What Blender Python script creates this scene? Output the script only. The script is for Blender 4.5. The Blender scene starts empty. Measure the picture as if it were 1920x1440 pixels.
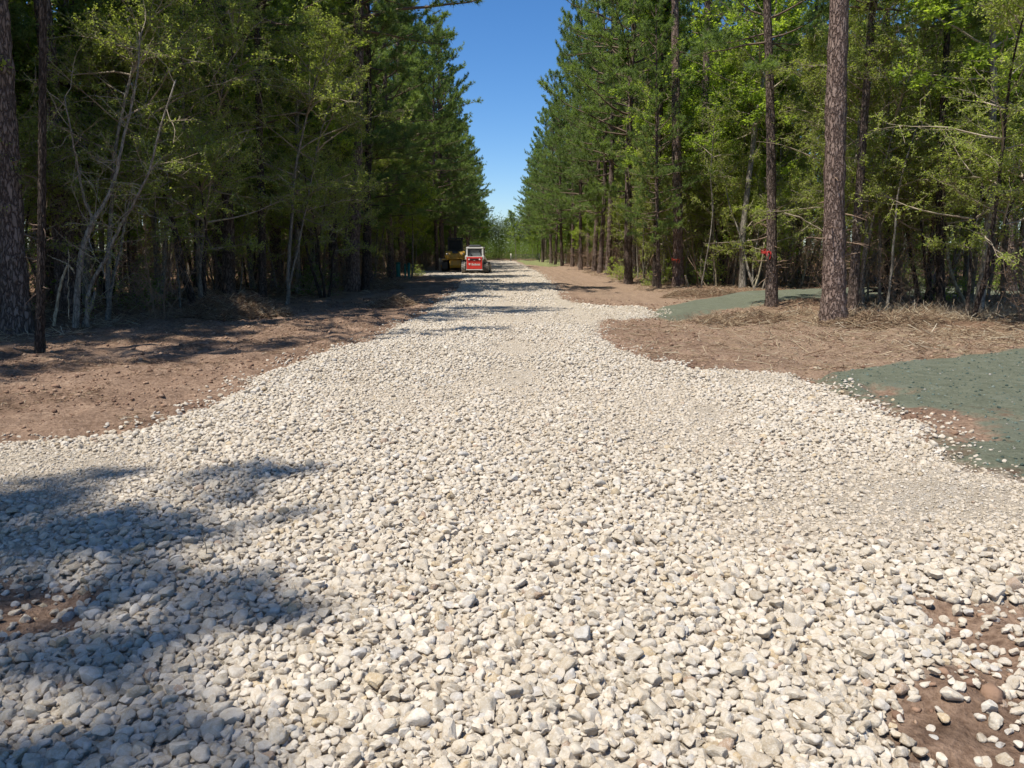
import bpy, bmesh, math, random
import numpy as np
from mathutils import Vector, Matrix, Quaternion

R = np.random.RandomState(11)
random.seed(5)
SC = bpy.context.scene
COL = SC.collection

# ---------------------------------------------------------------- camera model
F_PX = 1430.0; CAM_H = 1.6; PITCH = math.atan(250.0 / F_PX)
cp, sp = math.cos(PITCH), math.sin(PITCH)

def ray(px, py):
    a = (px - 960.0) / F_PX; b = (720.0 - py) / F_PX
    return (a, cp + b * sp, -sp + b * cp)

def gp(px, py):
    """ground point seen at a photo pixel"""
    r = ray(px, py); t = CAM_H / -r[2]
    return (r[0] * t, r[1] * t)

def dp(px, py, D):
    """point seen at a photo pixel at forward distance D"""
    r = ray(px, py); t = D / r[1]
    return np.array((r[0] * t, D, CAM_H + r[2] * t))

# ---------------------------------------------------------------- noise
def _hash(ix, iy, s):
    n = (ix.astype(np.int64) * 374761393 + iy.astype(np.int64) * 668265263 + s * 1274126177) & 0xFFFFFFFF
    n = ((n ^ (n >> 13)) * 1274126177) & 0xFFFFFFFF
    n = n ^ (n >> 16)
    return (n & 0xFFFFFF) / float(0xFFFFFF)

def vnoise(x, y, s=0):
    ix = np.floor(x); iy = np.floor(y); fx = x - ix; fy = y - iy
    fx = fx * fx * (3 - 2 * fx); fy = fy * fy * (3 - 2 * fy)
    ix = ix.astype(np.int64); iy = iy.astype(np.int64)
    a = _hash(ix, iy, s); b = _hash(ix + 1, iy, s); c = _hash(ix, iy + 1, s); d = _hash(ix + 1, iy + 1, s)
    return (a * (1 - fx) + b * fx) * (1 - fy) + (c * (1 - fx) + d * fx) * fy

def fbm(x, y, s=0, o=4):
    v = 0; a = 0.5; t = 0
    for k in range(o):
        v = v + a * vnoise(x * 2 ** k + 17.3 * k, y * 2 ** k - 9.1 * k, s + k); t += a; a *= 0.5
    return v / t - 0.5

def sstep(a, b, x):
    t = np.clip((x - a) / (b - a), 0, 1)
    return t * t * (3 - 2 * t)

# ---------------------------------------------------------------- ground regions (edges read off the photo, laid on the ground in metres)
def poly(pix, extra_first=(), extra_last=()):
    return np.array(list(extra_first) + [gp(*p) for p in pix] + list(extra_last))

left_px = [(0, 832), (100, 828), (190, 822), (255, 812), (330, 788), (400, 765), (455, 735), (500, 703), (560, 685), (610, 668), (700, 640),
           (735, 620), (765, 607), (800, 590), (835, 562), (862, 540), (872, 524), (840, 520), (795, 517)]
left_far = [(-7.2, 53.2), (-7.0, 60.0), (-3.6, 60.5)]
right_px = [(960, 489), (972, 494), (985, 501), (1010, 512), (1030, 530), (1055, 560), (1080, 570), (1150, 577), (1212, 576), (1228, 588),
            (1200, 600), (1135, 603), (1118, 612), (1124, 632), (1165, 657), (1230, 681), (1290, 696), (1400, 701), (1480, 704),
            (1528, 722), (1560, 745), (1620, 770), (1718, 800), (1735, 832), (1800, 878), (1920, 912)]
GRAVEL = np.array([(-14.0, gp(0, 832)[1] + .2)] + [gp(*p) for p in left_px] + left_far + [(-3.2, 78.0), gp(914, 493), gp(918, 489)]
                  + [gp(*p) for p in right_px] + [(14.0, 4.6), (14.0, -8.0), (-14.0, -8.0)])
BARE = [  # bare patches inside the gravel
    np.array([gp(1925, 1128), gp(1800, 1118), gp(1700, 1112), gp(1735, 1170), gp(1775, 1215), gp(1700, 1290), gp(1668, 1345), gp(1650, 1470), (3.2, 1.6), (3.6, 3.6)]),
    np.array([gp(-150, 1020), gp(0, 1075), gp(110, 1090), gp(215, 1105), gp(150, 1180), gp(40, 1190), gp(-160, 1200)]),
]
GREEN = [
    np.array([gp(1530, 705), gp(1610, 690), gp(1700, 676), gp(1800, 664), gp(1920, 656), (13.0, 11.6), (20.0, 11.0), (20.0, 4.2), gp(1920, 914), gp(1815, 880),
              gp(1742, 838), gp(1760, 812), gp(1700, 775), gp(1640, 752), gp(1560, 728)]),
    np.array([gp(1205, 598), gp(1225, 580), gp(1300, 562), gp(1420, 552), gp(1560, 546), gp(1760, 543), gp(1920, 541), (30, 30.5), (45, 29), (45, 24), (26, 24.5),
              gp(1920, 562), gp(1700, 565), gp(1560, 567), gp(1440, 571), gp(1360, 582), gp(1300, 591), gp(1250, 598)]),
]
ISLAND = [np.array([gp(1640, 790), gp(1700, 770), gp(1800, 768), gp(1880, 788), gp(1860, 812), gp(1780, 826), gp(1720, 822)]),
          np.array([gp(1585, 742), gp(1640, 728), gp(1690, 738), gp(1650, 752)])]
GRASS = np.array([gp(968, 488), gp(1030, 487), gp(1075, 490), gp(1045, 499), gp(1000, 497), gp(985, 496)])

def sdist(P, V):
    """signed distance of the points P to the polygon V, positive inside (capped far away)"""
    out = np.full(len(P), -9.0)
    lo = V.min(0) - 3; hi = V.max(0) + 3
    idx = np.where((P[:, 0] > lo[0]) & (P[:, 0] < hi[0]) & (P[:, 1] > lo[1]) & (P[:, 1] < hi[1]))[0]
    if not len(idx): return out
    Q = P[idx]; best = np.full(len(idx), 1e9); ins = np.zeros(len(idx), bool)
    for a, b in zip(V, np.roll(V, -1, 0)):
        e = b - a; w = Q - a
        t = np.clip((w @ e) / max(e @ e, 1e-9), 0, 1)
        d = w - t[:, None] * e
        best = np.minimum(best, (d * d).sum(1))
        c = (a[1] > Q[:, 1]) != (b[1] > Q[:, 1])
        xi = a[0] + (Q[:, 1] - a[1]) * (b[0] - a[0]) / (b[1] - a[1] + 1e-12)
        ins ^= c & (Q[:, 0] < xi)
    d = np.sqrt(best)
    out[idx] = np.where(ins, d, -d)
    return out

def edge_l(y): return np.interp(y, [-10, 3, 8, 12, 15, 23, 26, 30, 50, 56, 62, 170], [-7.5, -9, -12, -11.5, -10.4, -10.2, -8.4, -6.9, -6.4, -7.2, -6.6, -6.4]) - 0.014 * y
def edge_r(y): return np.interp(y, [-10, 14, 17, 21, 32, 45, 70, 170], [12, 11.5, 8.4, 8.2, 7.3, 7.6, 7.3, 6.8]) - 0.010 * y

def masks(x, y):
    P = np.stack([x, y], 1)
    wob = 0.28 * fbm(x / .35, y / .35, 31, 4) + 0.3 * fbm(x / 1.7, y / 1.7, 37, 2) * sstep(3, 12, y)
    g = sdist(P, GRAVEL) + wob
    for b in BARE: g = np.minimum(g, -(sdist(P, b) + 0.25 * fbm(x / .35, y / .35, 41, 3)))
    gr = np.maximum(sdist(P, GREEN[0]), sdist(P, GREEN[1])) + wob
    for b in ISLAND: gr = np.minimum(gr, -(sdist(P, b) + 0.8 * fbm(x / .5, y / .8, 43, 3)))
    gr = np.minimum(gr, -g - .02)
    fo = np.maximum(edge_l(y) + .6 - x, x - edge_r(y) + .6) + 1.6 * fbm(x / 2.5, y / 2.5, 47, 3)
    fo = np.maximum(fo, y - 135.0)
    ga = sdist(P, GRASS) + wob
    return g, gr, fo, ga

def zf(x, y, m=None):
    x = np.atleast_1d(np.asarray(x, float)); y = np.atleast_1d(np.asarray(y, float))
    if m is None: m = masks(x, y)
    g, gr, fo, ga = m
    G = sstep(-.10, .22, g); E = sstep(-.05, .2, gr); Fo = sstep(-.5, 1.5, fo)
    dirt = (1 - G) * (1 - E)
    z = 0.06 * fbm(x / 5, y / 5, 3, 3) * (1 - .6 * G)
    z = z + 0.13 * Fo * (1 - G)
    u = x + .01 * y
    z = z - 0.10 * np.exp(-((u - 4.6) / 1.1) ** 2) * sstep(7, 11, y) * dirt
    z = z + dirt * (0.10 * fbm(x / 1.3, y / 1.3, 5, 3) + 0.14 * fbm(x / .33, y / .33, 9, 5) - .05 * np.abs(fbm(x / .22, y / .22, 19, 3)))
    rut = np.sin((u * 1.0 + .4 * fbm(x / 2, y / 2, 71, 2)) * 9) * .012
    z = z + dirt * (1 - Fo) * rut
    z = z + 0.03 * G + E * (0.03 + 0.035 * fbm(x / .3, y / .3, 13, 4))
    z = z + 0.03 * G * fbm(x / .9, y / .9, 15, 2)
    return z

# ---------------------------------------------------------------- mesh accumulator
class Acc:
    def __init__(s): s.V = []; s.n = 0; s.F = []; s.C = []
    def add(s, V, Fc, mat=0, col=None):
        V = np.asarray(V, np.float32).reshape(-1, 3)
        s.F.append((np.asarray(Fc, np.int64) + s.n, mat)); s.V.append(V); s.n += len(V)
        if col is not None: s.C.append(np.broadcast_to(np.asarray(col, np.float32), (len(V), 3)))
    def mesh(s, name, mats, smooth=True):
        V = np.concatenate(s.V); me = bpy.data.meshes.new(name)
        me.vertices.add(len(V)); me.vertices.foreach_set('co', V.ravel())
        li = np.concatenate([f.ravel() for f, m in s.F]).astype(np.int32)
        ks = np.concatenate([np.full(len(f), f.shape[1]) for f, m in s.F])
        ms = np.concatenate([np.full(len(f), m) for f, m in s.F]).astype(np.int32)
        st = np.concatenate([[0], np.cumsum(ks)[:-1]]).astype(np.int32)
        me.loops.add(len(li)); me.loops.foreach_set('vertex_index', li)
        me.polygons.add(len(ks)); me.polygons.foreach_set('loop_start', st)
        me.polygons.foreach_set('material_index', ms)
        me.polygons.foreach_set('use_smooth', np.full(len(ks), smooth))
        for m in mats: me.materials.append(m)
        if s.C:
            C = np.concatenate(s.C); C = np.concatenate([C, np.ones((len(C), 1), np.float32)], 1)
            a = me.color_attributes.new('tint', 'FLOAT_COLOR', 'POINT'); a.data.foreach_set('color', C.ravel().astype(np.float32))
        me.update(calc_edges=True)
        return me

def tube(acc, P, rad, k=5, mat=0, col=None, rough=0.0, cap=False):
    P = np.asarray(P, float); n = len(P); rad = np.broadcast_to(np.asarray(rad, float), (n,))
    T = np.gradient(P, axis=0); T /= np.linalg.norm(T, axis=1)[:, None] + 1e-9
    ref = np.array([0, 0, 1.]) if abs(T[:, 2].mean()) < .8 else np.array([1., .13, 0])
    N = np.cross(T, ref); N /= np.linalg.norm(N, axis=1)[:, None] + 1e-9
    B = np.cross(T, N)
    a = np.arange(k) * 2 * math.pi / k
    rr = rad[:, None] * np.ones((1, k))
    if rough: rr = rr * (1 + rough * (R.rand(n, k) - .5))
    V = P[:, None] + rr[..., None] * (np.cos(a)[None, :, None] * N[:, None] + np.sin(a)[None, :, None] * B[:, None])
    i = np.arange(n - 1)[:, None] * k; j = np.arange(k)[None]; j2 = (j + 1) % k
    Fc = np.stack([i + j, i + j2, i + k + j2, i + k + j], -1).reshape(-1, 4)
    acc.add(V, Fc, mat, col)
    if cap: acc.F.append((np.array([np.arange(k) + acc.n - k]), mat))

def box(acc, c, s, mat=0, rot=None, taper=(1, 1), col=None):
    x, y, z = s[0] / 2, s[1] / 2, s[2] / 2; tx, ty = taper
    V = np.array([(-x, -y, -z), (x, -y, -z), (x, y, -z), (-x, y, -z), (-x * tx, -y * ty, z), (x * tx, -y * ty, z), (x * tx, y * ty, z), (-x * tx, y * ty, z)])
    if rot is not None:
        V = V @ np.array(Matrix.Rotation(rot[0], 3, rot[1])).T
    acc.add(V + np.array(c), [(0, 3, 2, 1), (4, 5, 6, 7), (0, 1, 5, 4), (1, 2, 6, 5), (2, 3, 7, 6), (3, 0, 4, 7)], mat, col)

def prism(acc, prof, x0, x1, mat=0):
    """profile of (y, z) points swept along x"""
    n = len(prof); V = [(x0, y, z) for y, z in prof] + [(x1, y, z) for y, z in prof]
    acc.add(V, [(i, (i + 1) % n, n + (i + 1) % n, n + i) for i in range(n)], mat)
    acc.F.append((np.array([list(range(n))[::-1]]) + acc.n - 2 * n, mat)); acc.F.append((np.array([list(range(n, 2 * n))]) + acc.n - 2 * n, mat))

def obj(name, me, parent=None, loc=None):
    o = bpy.data.objects.new(name, me); COL.objects.link(o)
    if parent is not None: o.parent = parent
    if loc is not None: o.location = loc
    return o

def tag(o, label=None, cat=None, group=None, kind=None):
    if label: o['label'] = label
    if cat: o['category'] = cat
    if group: o['group'] = group
    if kind: o['kind'] = kind
    return o

def thing(name, loc, label, cat, group=None):
    o = bpy.data.objects.new(name, None); COL.objects.link(o); o.location = loc; o.empty_display_size = .2
    return tag(o, label, cat, group)

# ---------------------------------------------------------------- materials
class NT:
    def __init__(s, name, rough=.8, spec=.3):
        s.m = bpy.data.materials.new(name); s.m.use_nodes = True; s.t = s.m.node_tree; s.t.nodes.clear()
        s.out = s.n('ShaderNodeOutputMaterial'); s.b = s.n('ShaderNodeBsdfPrincipled')
        s.b.inputs['Roughness'].default_value = rough; s.b.inputs['Specular IOR Level'].default_value = spec
        s.l(s.b.outputs[0], s.out.inputs['Surface'])
    def n(s, t, **kw):
        x = s.t.nodes.new(t)
        for k, v in kw.items(): setattr(x, k, v)
        return x
    def l(s, a, b): s.t.links.new(a, b)
    def val(s, inp, v):
        if hasattr(v, 'links') or hasattr(v, 'is_linked') and not isinstance(v, (int, float, tuple)): s.l(v, inp)
        elif isinstance(v, (tuple, list)) and len(v) == 3 and len(inp.default_value) == 4: inp.default_value = (*v, 1)
        else: inp.default_value = v
    def coord(s, scale=1.0, vec=None, which='Object'):
        c = s.n('ShaderNodeTexCoord').outputs[which] if vec is None else vec
        mp = s.n('ShaderNodeMapping'); s.l(c, mp.inputs[0])
        mp.inputs['Scale'].default_value = scale if isinstance(scale, tuple) else (scale,) * 3
        return mp.outputs[0]
    def noise(s, co, sc, det=4, rough=.55):
        x = s.n('ShaderNodeTexNoise'); s.l(co, x.inputs['Vector']); x.inputs['Scale'].default_value = sc; x.inputs['Detail'].default_value = det; x.inputs['Roughness'].default_value = rough
        return x.outputs['Fac']
    def voro(s, co, sc, feat='F1', out='Distance'):
        x = s.n('ShaderNodeTexVoronoi', feature=feat); s.l(co, x.inputs['Vector']); x.inputs['Scale'].default_value = sc
        return x.outputs[out]
    def ramp(s, f, stops, interp='LINEAR'):
        x = s.n('ShaderNodeValToRGB'); s.l(f, x.inputs[0]); e = x.color_ramp.elements; x.color_ramp.interpolation = interp
        while len(e) < len(stops): e.new(.5)
        for q, (p, c) in zip(e, stops): q.position = p; q.color = (*c, 1) if len(c) == 3 else c
        return x.outputs[0]
    def mix(s, f, a, b, mode='MIX'):
        x = s.n('ShaderNodeMix', data_type='RGBA', blend_type=mode)
        s.val(x.inputs[0], f); s.val(x.inputs[6], a); s.val(x.inputs[7], b)
        return x.outputs[2]
    def math(s, op, a, b=0.0, clamp=False):
        x = s.n('ShaderNodeMath', operation=op, use_clamp=clamp); s.val(x.inputs[0], a); s.val(x.inputs[1], b)
        return x.outputs[0]
    def attr(s, name, out='Fac'):
        x = s.n('ShaderNodeAttribute', attribute_name=name); return x.outputs[out]
    def rng(s, v, a, b, c=0., d=1.):
        x = s.n('ShaderNodeMapRange'); s.val(x.inputs[0], v)
        for i, q in enumerate((a, b, c, d)): x.inputs[i + 1].default_value = q
        return x.outputs[0]
    def bump(s, h, strength=.5, dist=.02, prev=None):
        x = s.n('ShaderNodeBump'); s.l(h, x.inputs['Height']); x.inputs['Strength'].default_value = strength; x.inputs['Distance'].default_value = dist
        if prev is not None: s.l(prev, x.inputs['Normal'])
        return x.outputs[0]
    def base(s, c): s.val(s.b.inputs['Base Color'], c)
    def normal(s, x): s.l(x, s.b.inputs['Normal'])

def simple(name, col, rough=.6, spec=.4, metal=0., dirt=None, bump=0.):
    t = NT(name, rough, spec); co = t.coord(1)
    f = t.noise(co, 3.0, 5)
    c2 = tuple(min(1, v * .72) for v in col) if dirt is None else dirt
    t.base(t.mix(t.rng(f, .42, .72), col, c2)); t.b.inputs['Metallic'].default_value = metal
    if bump: t.normal(t.bump(t.noise(co, 40, 3), bump, .01))
    return t.m

def leaf_mat(name, cols, transl=.35, spec=.25, rough=.55):
    t = NT(name, rough, spec)
    g = t.n('ShaderNodeNewGeometry').outputs['Random Per Island']
    oi = t.n('ShaderNodeObjectInfo').outputs['Random']
    n = t.noise(t.coord(1), .9, 2)
    f = t.math('ADD', t.math('MULTIPLY', g, .55), t.math('ADD', t.math('MULTIPLY', oi, .25), t.math('MULTIPLY', t.math('SUBTRACT', n, .5), 1.0)))
    k = len(cols)
    c = t.ramp(f, [(i / (k - 1) * .9, q) for i, q in enumerate(cols)])
    t.base(c)
    tr = t.n('ShaderNodeBsdfTranslucent'); t.l(t.mix(1.0, c, (1.5, 1.6, .6), 'MULTIPLY'), tr.inputs[0])
    ms = t.n('ShaderNodeMixShader'); ms.inputs[0].default_value = transl
    t.l(t.b.outputs[0], ms.inputs[1]); t.l(tr.outputs[0], ms.inputs[2]); t.l(ms.outputs[0], t.out.inputs['Surface'])
    return t.m

def bark_mat(name, dark, mid, light, scale=(15, 15, 4.2), bump=.9, dist=.04):
    t = NT(name, .9, .15); co = t.coord(scale)
    w = t.n('ShaderNodeVectorMath', operation='ADD'); t.l(co, w.inputs[0])
    nz = t.n('ShaderNodeTexNoise'); t.l(co, nz.inputs['Vector']); nz.inputs['Scale'].default_value = 1.5
    sc = t.n('ShaderNodeVectorMath', operation='SCALE'); t.l(nz.outputs['Color'], sc.inputs[0]); sc.inputs['Scale'].default_value = 1.5; t.l(sc.outputs[0], w.inputs[1])
    v = t.voro(w.outputs[0], 1.0, 'DISTANCE_TO_EDGE'); v2 = t.voro(w.outputs[0], 1.0, 'F1', 'Color')
    crack = t.rng(v, 0.0, .2, .12, 1)
    n = t.noise(t.coord(1), 14, 5); oi = t.n('ShaderNodeObjectInfo').outputs['Random']
    sep = t.n('ShaderNodeSeparateColor'); t.l(v2, sep.inputs[0])
    c = t.mix(t.math('ADD', t.math('MULTIPLY', sep.outputs[0], .6), t.math('MULTIPLY', n, .4)), mid, light)
    c = t.mix(crack, dark, c)
    c = t.mix(t.rng(oi, 0, 1, 0, .45), c, t.mix(1.0, c, (.62, .62, .64), 'MULTIPLY'))
    t.base(c)
    t.normal(t.bump(t.math('ADD', crack, t.math('MULTIPLY', n, .5)), bump, dist))
    return t.m

M = {}
M['red_bark'] = bark_mat('red_bark', (.085, .052, .04), (.255, .175, .135), (.36, .27, .22))
M['pine_bark'] = bark_mat('pine_bark', (.05, .034, .027), (.19, .135, .105), (.32, .245, .20))
M['grey_bark'] = bark_mat('grey_bark', (.10, .085, .065), (.22, .19, .15), (.38, .34, .28), (14, 14, 5), .35, .01)
M['dark_bark'] = bark_mat('dark_bark', (.02, .015, .012), (.075, .055, .042), (.16, .125, .10))
M['twig_pale'] = simple('twig_pale', (.36, .30, .22), .85, .1, dirt=(.20, .15, .11))
M['twig_dark'] = simple('twig_dark', (.15, .11, .08), .9, .1)
M['twig_dead'] = simple('twig_dead', (.27, .19, .13), .9, .1, dirt=(.15, .10, .07))
M['needle'] = leaf_mat('pine_needles', [(.07, .095, .04), (.14, .195, .07), (.21, .28, .10), (.29, .35, .14)], .46)
M['leaf_bright'] = leaf_mat('leaf_bright', [(.13, .18, .04), (.23, .30, .06), (.34, .41, .085), (.46, .50, .13)], .58)
M['leaf_mid'] = leaf_mat('leaf_mid', [(.085, .13, .03), (.16, .235, .05), (.25, .325, .075)], .48)
M['leaf_olive'] = leaf_mat('leaf_olive', [(.15, .15, .06), (.25, .285, .09), (.36, .41, .125), (.50, .50, .20)], .56, .3)
M['leaf_far'] = leaf_mat('leaf_far', [(.05, .07, .035), (.085, .115, .05), (.13, .165, .07)], .25)
M['leaf_dead'] = leaf_mat('leaf_dead', [(.15, .08, .04), (.22, .13, .07), (.30, .19, .11)], .2)

# ---------------------------------------------------------------- ground
def axis(lo_far, lo, hi, hi_far, step, g1, mid=None, g2=1.06):
    a = list(np.arange(lo, hi, step)); s = step; x = a[-1]
    while x < hi_far:
        s *= (g1 if (mid and x < mid) else g2); x += s; a.append(x)
    s = step; x = lo; b = []
    while x > lo_far:
        s *= 1.09; x -= s; b.append(x)
    return np.array(b[::-1] + a)

def build_ground():
    xs = axis(-420, -11, 13, 420, .05, 1.07, None, 1.08)
    ys = axis(-60, 1.6, 14, 640, .045, 1.012, 60, 1.06)
    X, Y = np.meshgrid(xs, ys); x = X.ravel(); y = Y.ravel()
    m = masks(x, y); z = zf(x, y, m)
    acc = Acc(); nx, ny = len(xs), len(ys)
    i = (np.arange(ny - 1)[:, None] * nx + np.arange(nx - 1)[None]).ravel()
    acc.add(np.stack([x, y, z], 1), np.stack([i, i + 1, i + nx + 1, i + nx], 1))
    t = NT('ground_surface', .95, .1)
    P = t.coord(1)
    n1 = t.noise(P, .7, 5); n2 = t.noise(P, 5.0, 6, .65); n3 = t.noise(P, 28.0, 5, .7)
    dirt = t.ramp(t.math('ADD', t.math('MULTIPLY', n1, .55), t.math('MULTIPLY', n2, .5)), [(.36, (.16, .105, .072)), (.48, (.275, .185, .128)), (.62, (.38, .265, .185)), (.75, (.44, .33, .24))])
    dirt = t.mix(t.rng(n3, .35, .62), t.mix(1.0, dirt, (.5, .46, .44), 'MULTIPLY'), dirt)
    st = t.noise(t.coord((3, 9, 3)), 6, 5, .7)
    right = t.rng(t.attr('straw'), .2, .8)
    stw = t.noise(t.coord((7, 2.5, 3)), 9, 5, .75)
    dirt = t.mix(t.math('MULTIPLY', right, .75), dirt, t.ramp(stw, [(.36, (.13, .082, .055)), (.5, (.26, .18, .122)), (.64, (.39, .30, .205))]))
    floor_ = t.ramp(st, [(.35, (.07, .042, .028)), (.5, (.17, .105, .065)), (.68, (.30, .20, .125))])
    floor_ = t.mix(t.rng(n2, .4, .65), floor_, (.20, .12, .075))
    # hydro-mulch, a blotchy grey green with bare scuffs
    gm = t.ramp(t.math('ADD', t.math('MULTIPLY', n3, .6), t.math('MULTIPLY', n2, .4)), [(.33, (.08, .085, .058)), (.5, (.135, .145, .10)), (.66, (.20, .205, .15))])
    gm = t.mix(t.rng(n1, .55, .72), gm, (.15, .16, .12))
    cells = t.voro(P, 17.0, 'DISTANCE_TO_EDGE'); cc = t.voro(P, 17.0, 'F1', 'Color')
    sp_ = t.n('ShaderNodeSeparateColor'); t.l(cc, sp_.inputs[0])
    grv = t.ramp(sp_.outputs[0], [(0, (.36, .305, .23)), (.5, (.46, .40, .32)), (1, (.55, .50, .43))])
    grv = t.mix(t.rng(cells, 0, .12), (.28, .235, .175), grv)
    grv = t.mix(t.rng(n2, .35, .62), grv, (.42, .355, .27))
    c = t.mix(t.math('MULTIPLY', t.rng(t.math('ADD', t.attr('forest'), t.math('MULTIPLY', n2, .8)), .7, 1.3), 1.0), dirt, floor_)
    gr = t.noise(t.coord((12, 12, 12)), 2, 5)
    c = t.mix(t.rng(t.attr('grass'), .45, .55), c, t.ramp(gr, [(.35, (.12, .12, .05)), (.65, (.25, .26, .11))]))
    c = t.mix(t.rng(t.math('ADD', t.attr('green'), t.math('MULTIPLY', t.math('SUBTRACT', n2, .5), 1.1)), .38, .66), c, gm)
    c = t.mix(t.rng(t.math('ADD', t.attr('gravel'), t.math('MULTIPLY', t.math('SUBTRACT', n3, .5), .25)), .42, .62), c, grv)
    t.base(c)
    h = t.math('ADD', t.math('MULTIPLY', n2, .6), t.math('MULTIPLY', n3, .55))
    t.normal(t.bump(h, 1.0, .07))
    me = acc.mesh('ground', [t.m])
    straw = 1.2 * np.minimum(x - 2.6 - (18 - y) * .12, y - 9.0) - 1 + 2 * fbm(x / 1.5, y / 1.5, 81, 3)
    for nm, arr, w in (('straw', straw, 2.0), ('gravel', m[0], .5), ('green', m[1], .5), ('forest', m[2], 1.5), ('grass', m[3], .8)):
        a = me.attributes.new(nm, 'FLOAT', 'POINT')
        a.data.foreach_set('value', np.clip(.5 + arr / (2 * w), 0, 1).astype(np.float32))
    tag(obj('ground', me), kind='structure')

build_ground()

# ---------------------------------------------------------------- stones
def ico(sub):
    bm = bmesh.new(); bmesh.ops.create_icosphere(bm, subdivisions=sub, radius=1)
    V = np.array([v.co[:] for v in bm.verts]); Fc = np.array([[v.index for v in f.verts] for f in bm.faces]); bm.free()
    return V, Fc

def rock_shape(V, rs):
    v = V.copy()
    for k in range(rs.randint(10, 17)):
        n = rs.randn(3); n /= np.linalg.norm(n)
        over = np.maximum(0, v @ n - rs.uniform(.48, .82))
        v = v - over[:, None] * n
    v = v * (1 + .04 * np.sin(V @ rs.randn(3) * 3.1 + rs.rand() * 6) + .025 * np.sin(V @ rs.randn(3) * 6 + rs.rand() * 6))[:, None]
    return v * np.array([1, rs.uniform(.64, .92), rs.uniform(.50, .74)])

def scatter_rocks(acc, X, Y, Z, S, C, sub, nvar=14, seed=1, tilt=.33):
    V, Fc = ico(sub); rs = np.random.RandomState(seed); var = [rock_shape(V, rs) for _ in range(nvar)]
    pick = rs.randint(0, nvar, len(X))
    for k in range(nvar):
        i = np.where(pick == k)[0]
        if not len(i): continue
        n = len(i); a = rs.rand(n) * 6.283; tx = rs.randn(n) * tilt; ty = rs.randn(n) * tilt
        ca, sa, cx, sx, cy, sy = np.cos(a), np.sin(a), np.cos(tx), np.sin(tx), np.cos(ty), np.sin(ty)
        o = np.zeros(n); l = np.ones(n)
        Rz = np.stack([ca, -sa, o, sa, ca, o, o, o, l], 1).reshape(n, 3, 3)
        Rx = np.stack([l, o, o, o, cx, -sx, o, sx, cx], 1).reshape(n, 3, 3)
        Ry = np.stack([cy, o, sy, o, l, o, -sy, o, cy], 1).reshape(n, 3, 3)
        Rm = Rx @ Ry @ Rz
        P = np.einsum('nij,vj->nvi', Rm, var[k]) * S[i, None, None] + np.stack([X[i], Y[i], Z[i]], 1)[:, None]
        FF = Fc[None] + (np.arange(n) * len(V))[:, None, None]
        acc.add(P.reshape(-1, 3), FF.reshape(-1, 3), 0, np.repeat(C[i], len(V), 0))

def stone_cols(n, rs, dusty=None):
    pal = np.array([(.62, .55, .435), (.67, .60, .49), (.56, .485, .37), (.63, .565, .46), (.72, .665, .57), (.50, .43, .33), (.57, .46, .30), (.56, .53, .48), (.44, .33, .24)])
    w = np.array([.26, .24, .14, .16, .10, .04, .02, .03, .01]); i = rs.choice(len(pal), n, p=w / w.sum())
    c = pal[i] * np.array([.80, .795, .80]) * rs.uniform(.90, 1.08, (n, 1))
    if dusty is not None: c = c * (1 - dusty[:, None] * .5) + np.array((.45, .38, .29)) * dusty[:, None] * .5
    return c

def stone_mat():
    t = NT('limestone', .85, .2); P = t.coord(1)
    n = t.noise(P, 38, 5, .65); n2 = t.noise(P, 160, 4, .7); c = t.attr('tint', 'Color')
    c = t.mix(t.rng(n, .40, .66), c, t.mix(1.0, c, (.80, .74, .66), 'MULTIPLY'))
    c = t.mix(t.rng(n2, .5, .72, 0, .55), c, (.64, .60, .53))
    t.base(c); t.normal(t.bump(t.math('ADD', n, t.math('MULTIPLY', n2, .5)), .55, .012))
    return t.m
M['stone'] = stone_mat()

def jgrid(x0, x1, y0, y1, s, rs, j=.42):
    gx = np.arange(x0, x1, s); gy = np.arange(y0, y1, s * .87); A, B = np.meshgrid(gx, gy)
    A = A + (np.arange(len(gy)) % 2)[:, None] * s / 2
    A = A + rs.uniform(-j, j, A.shape) * s; B = B + rs.uniform(-j, j, B.shape) * s
    return A.ravel(), B.ravel()

def gravel_mesh(acc):
    me = acc.mesh('gravel', [M['stone']], True)
    # most stones worn and rounded, some freshly broken with sharp faces
    fl = np.concatenate([np.full(len(f), k % 12 not in (1, 3, 6, 8, 10)) for k, (f, m) in enumerate(acc.F)])
    me.polygons.foreach_set('use_smooth', fl); me.update()
    return me

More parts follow.
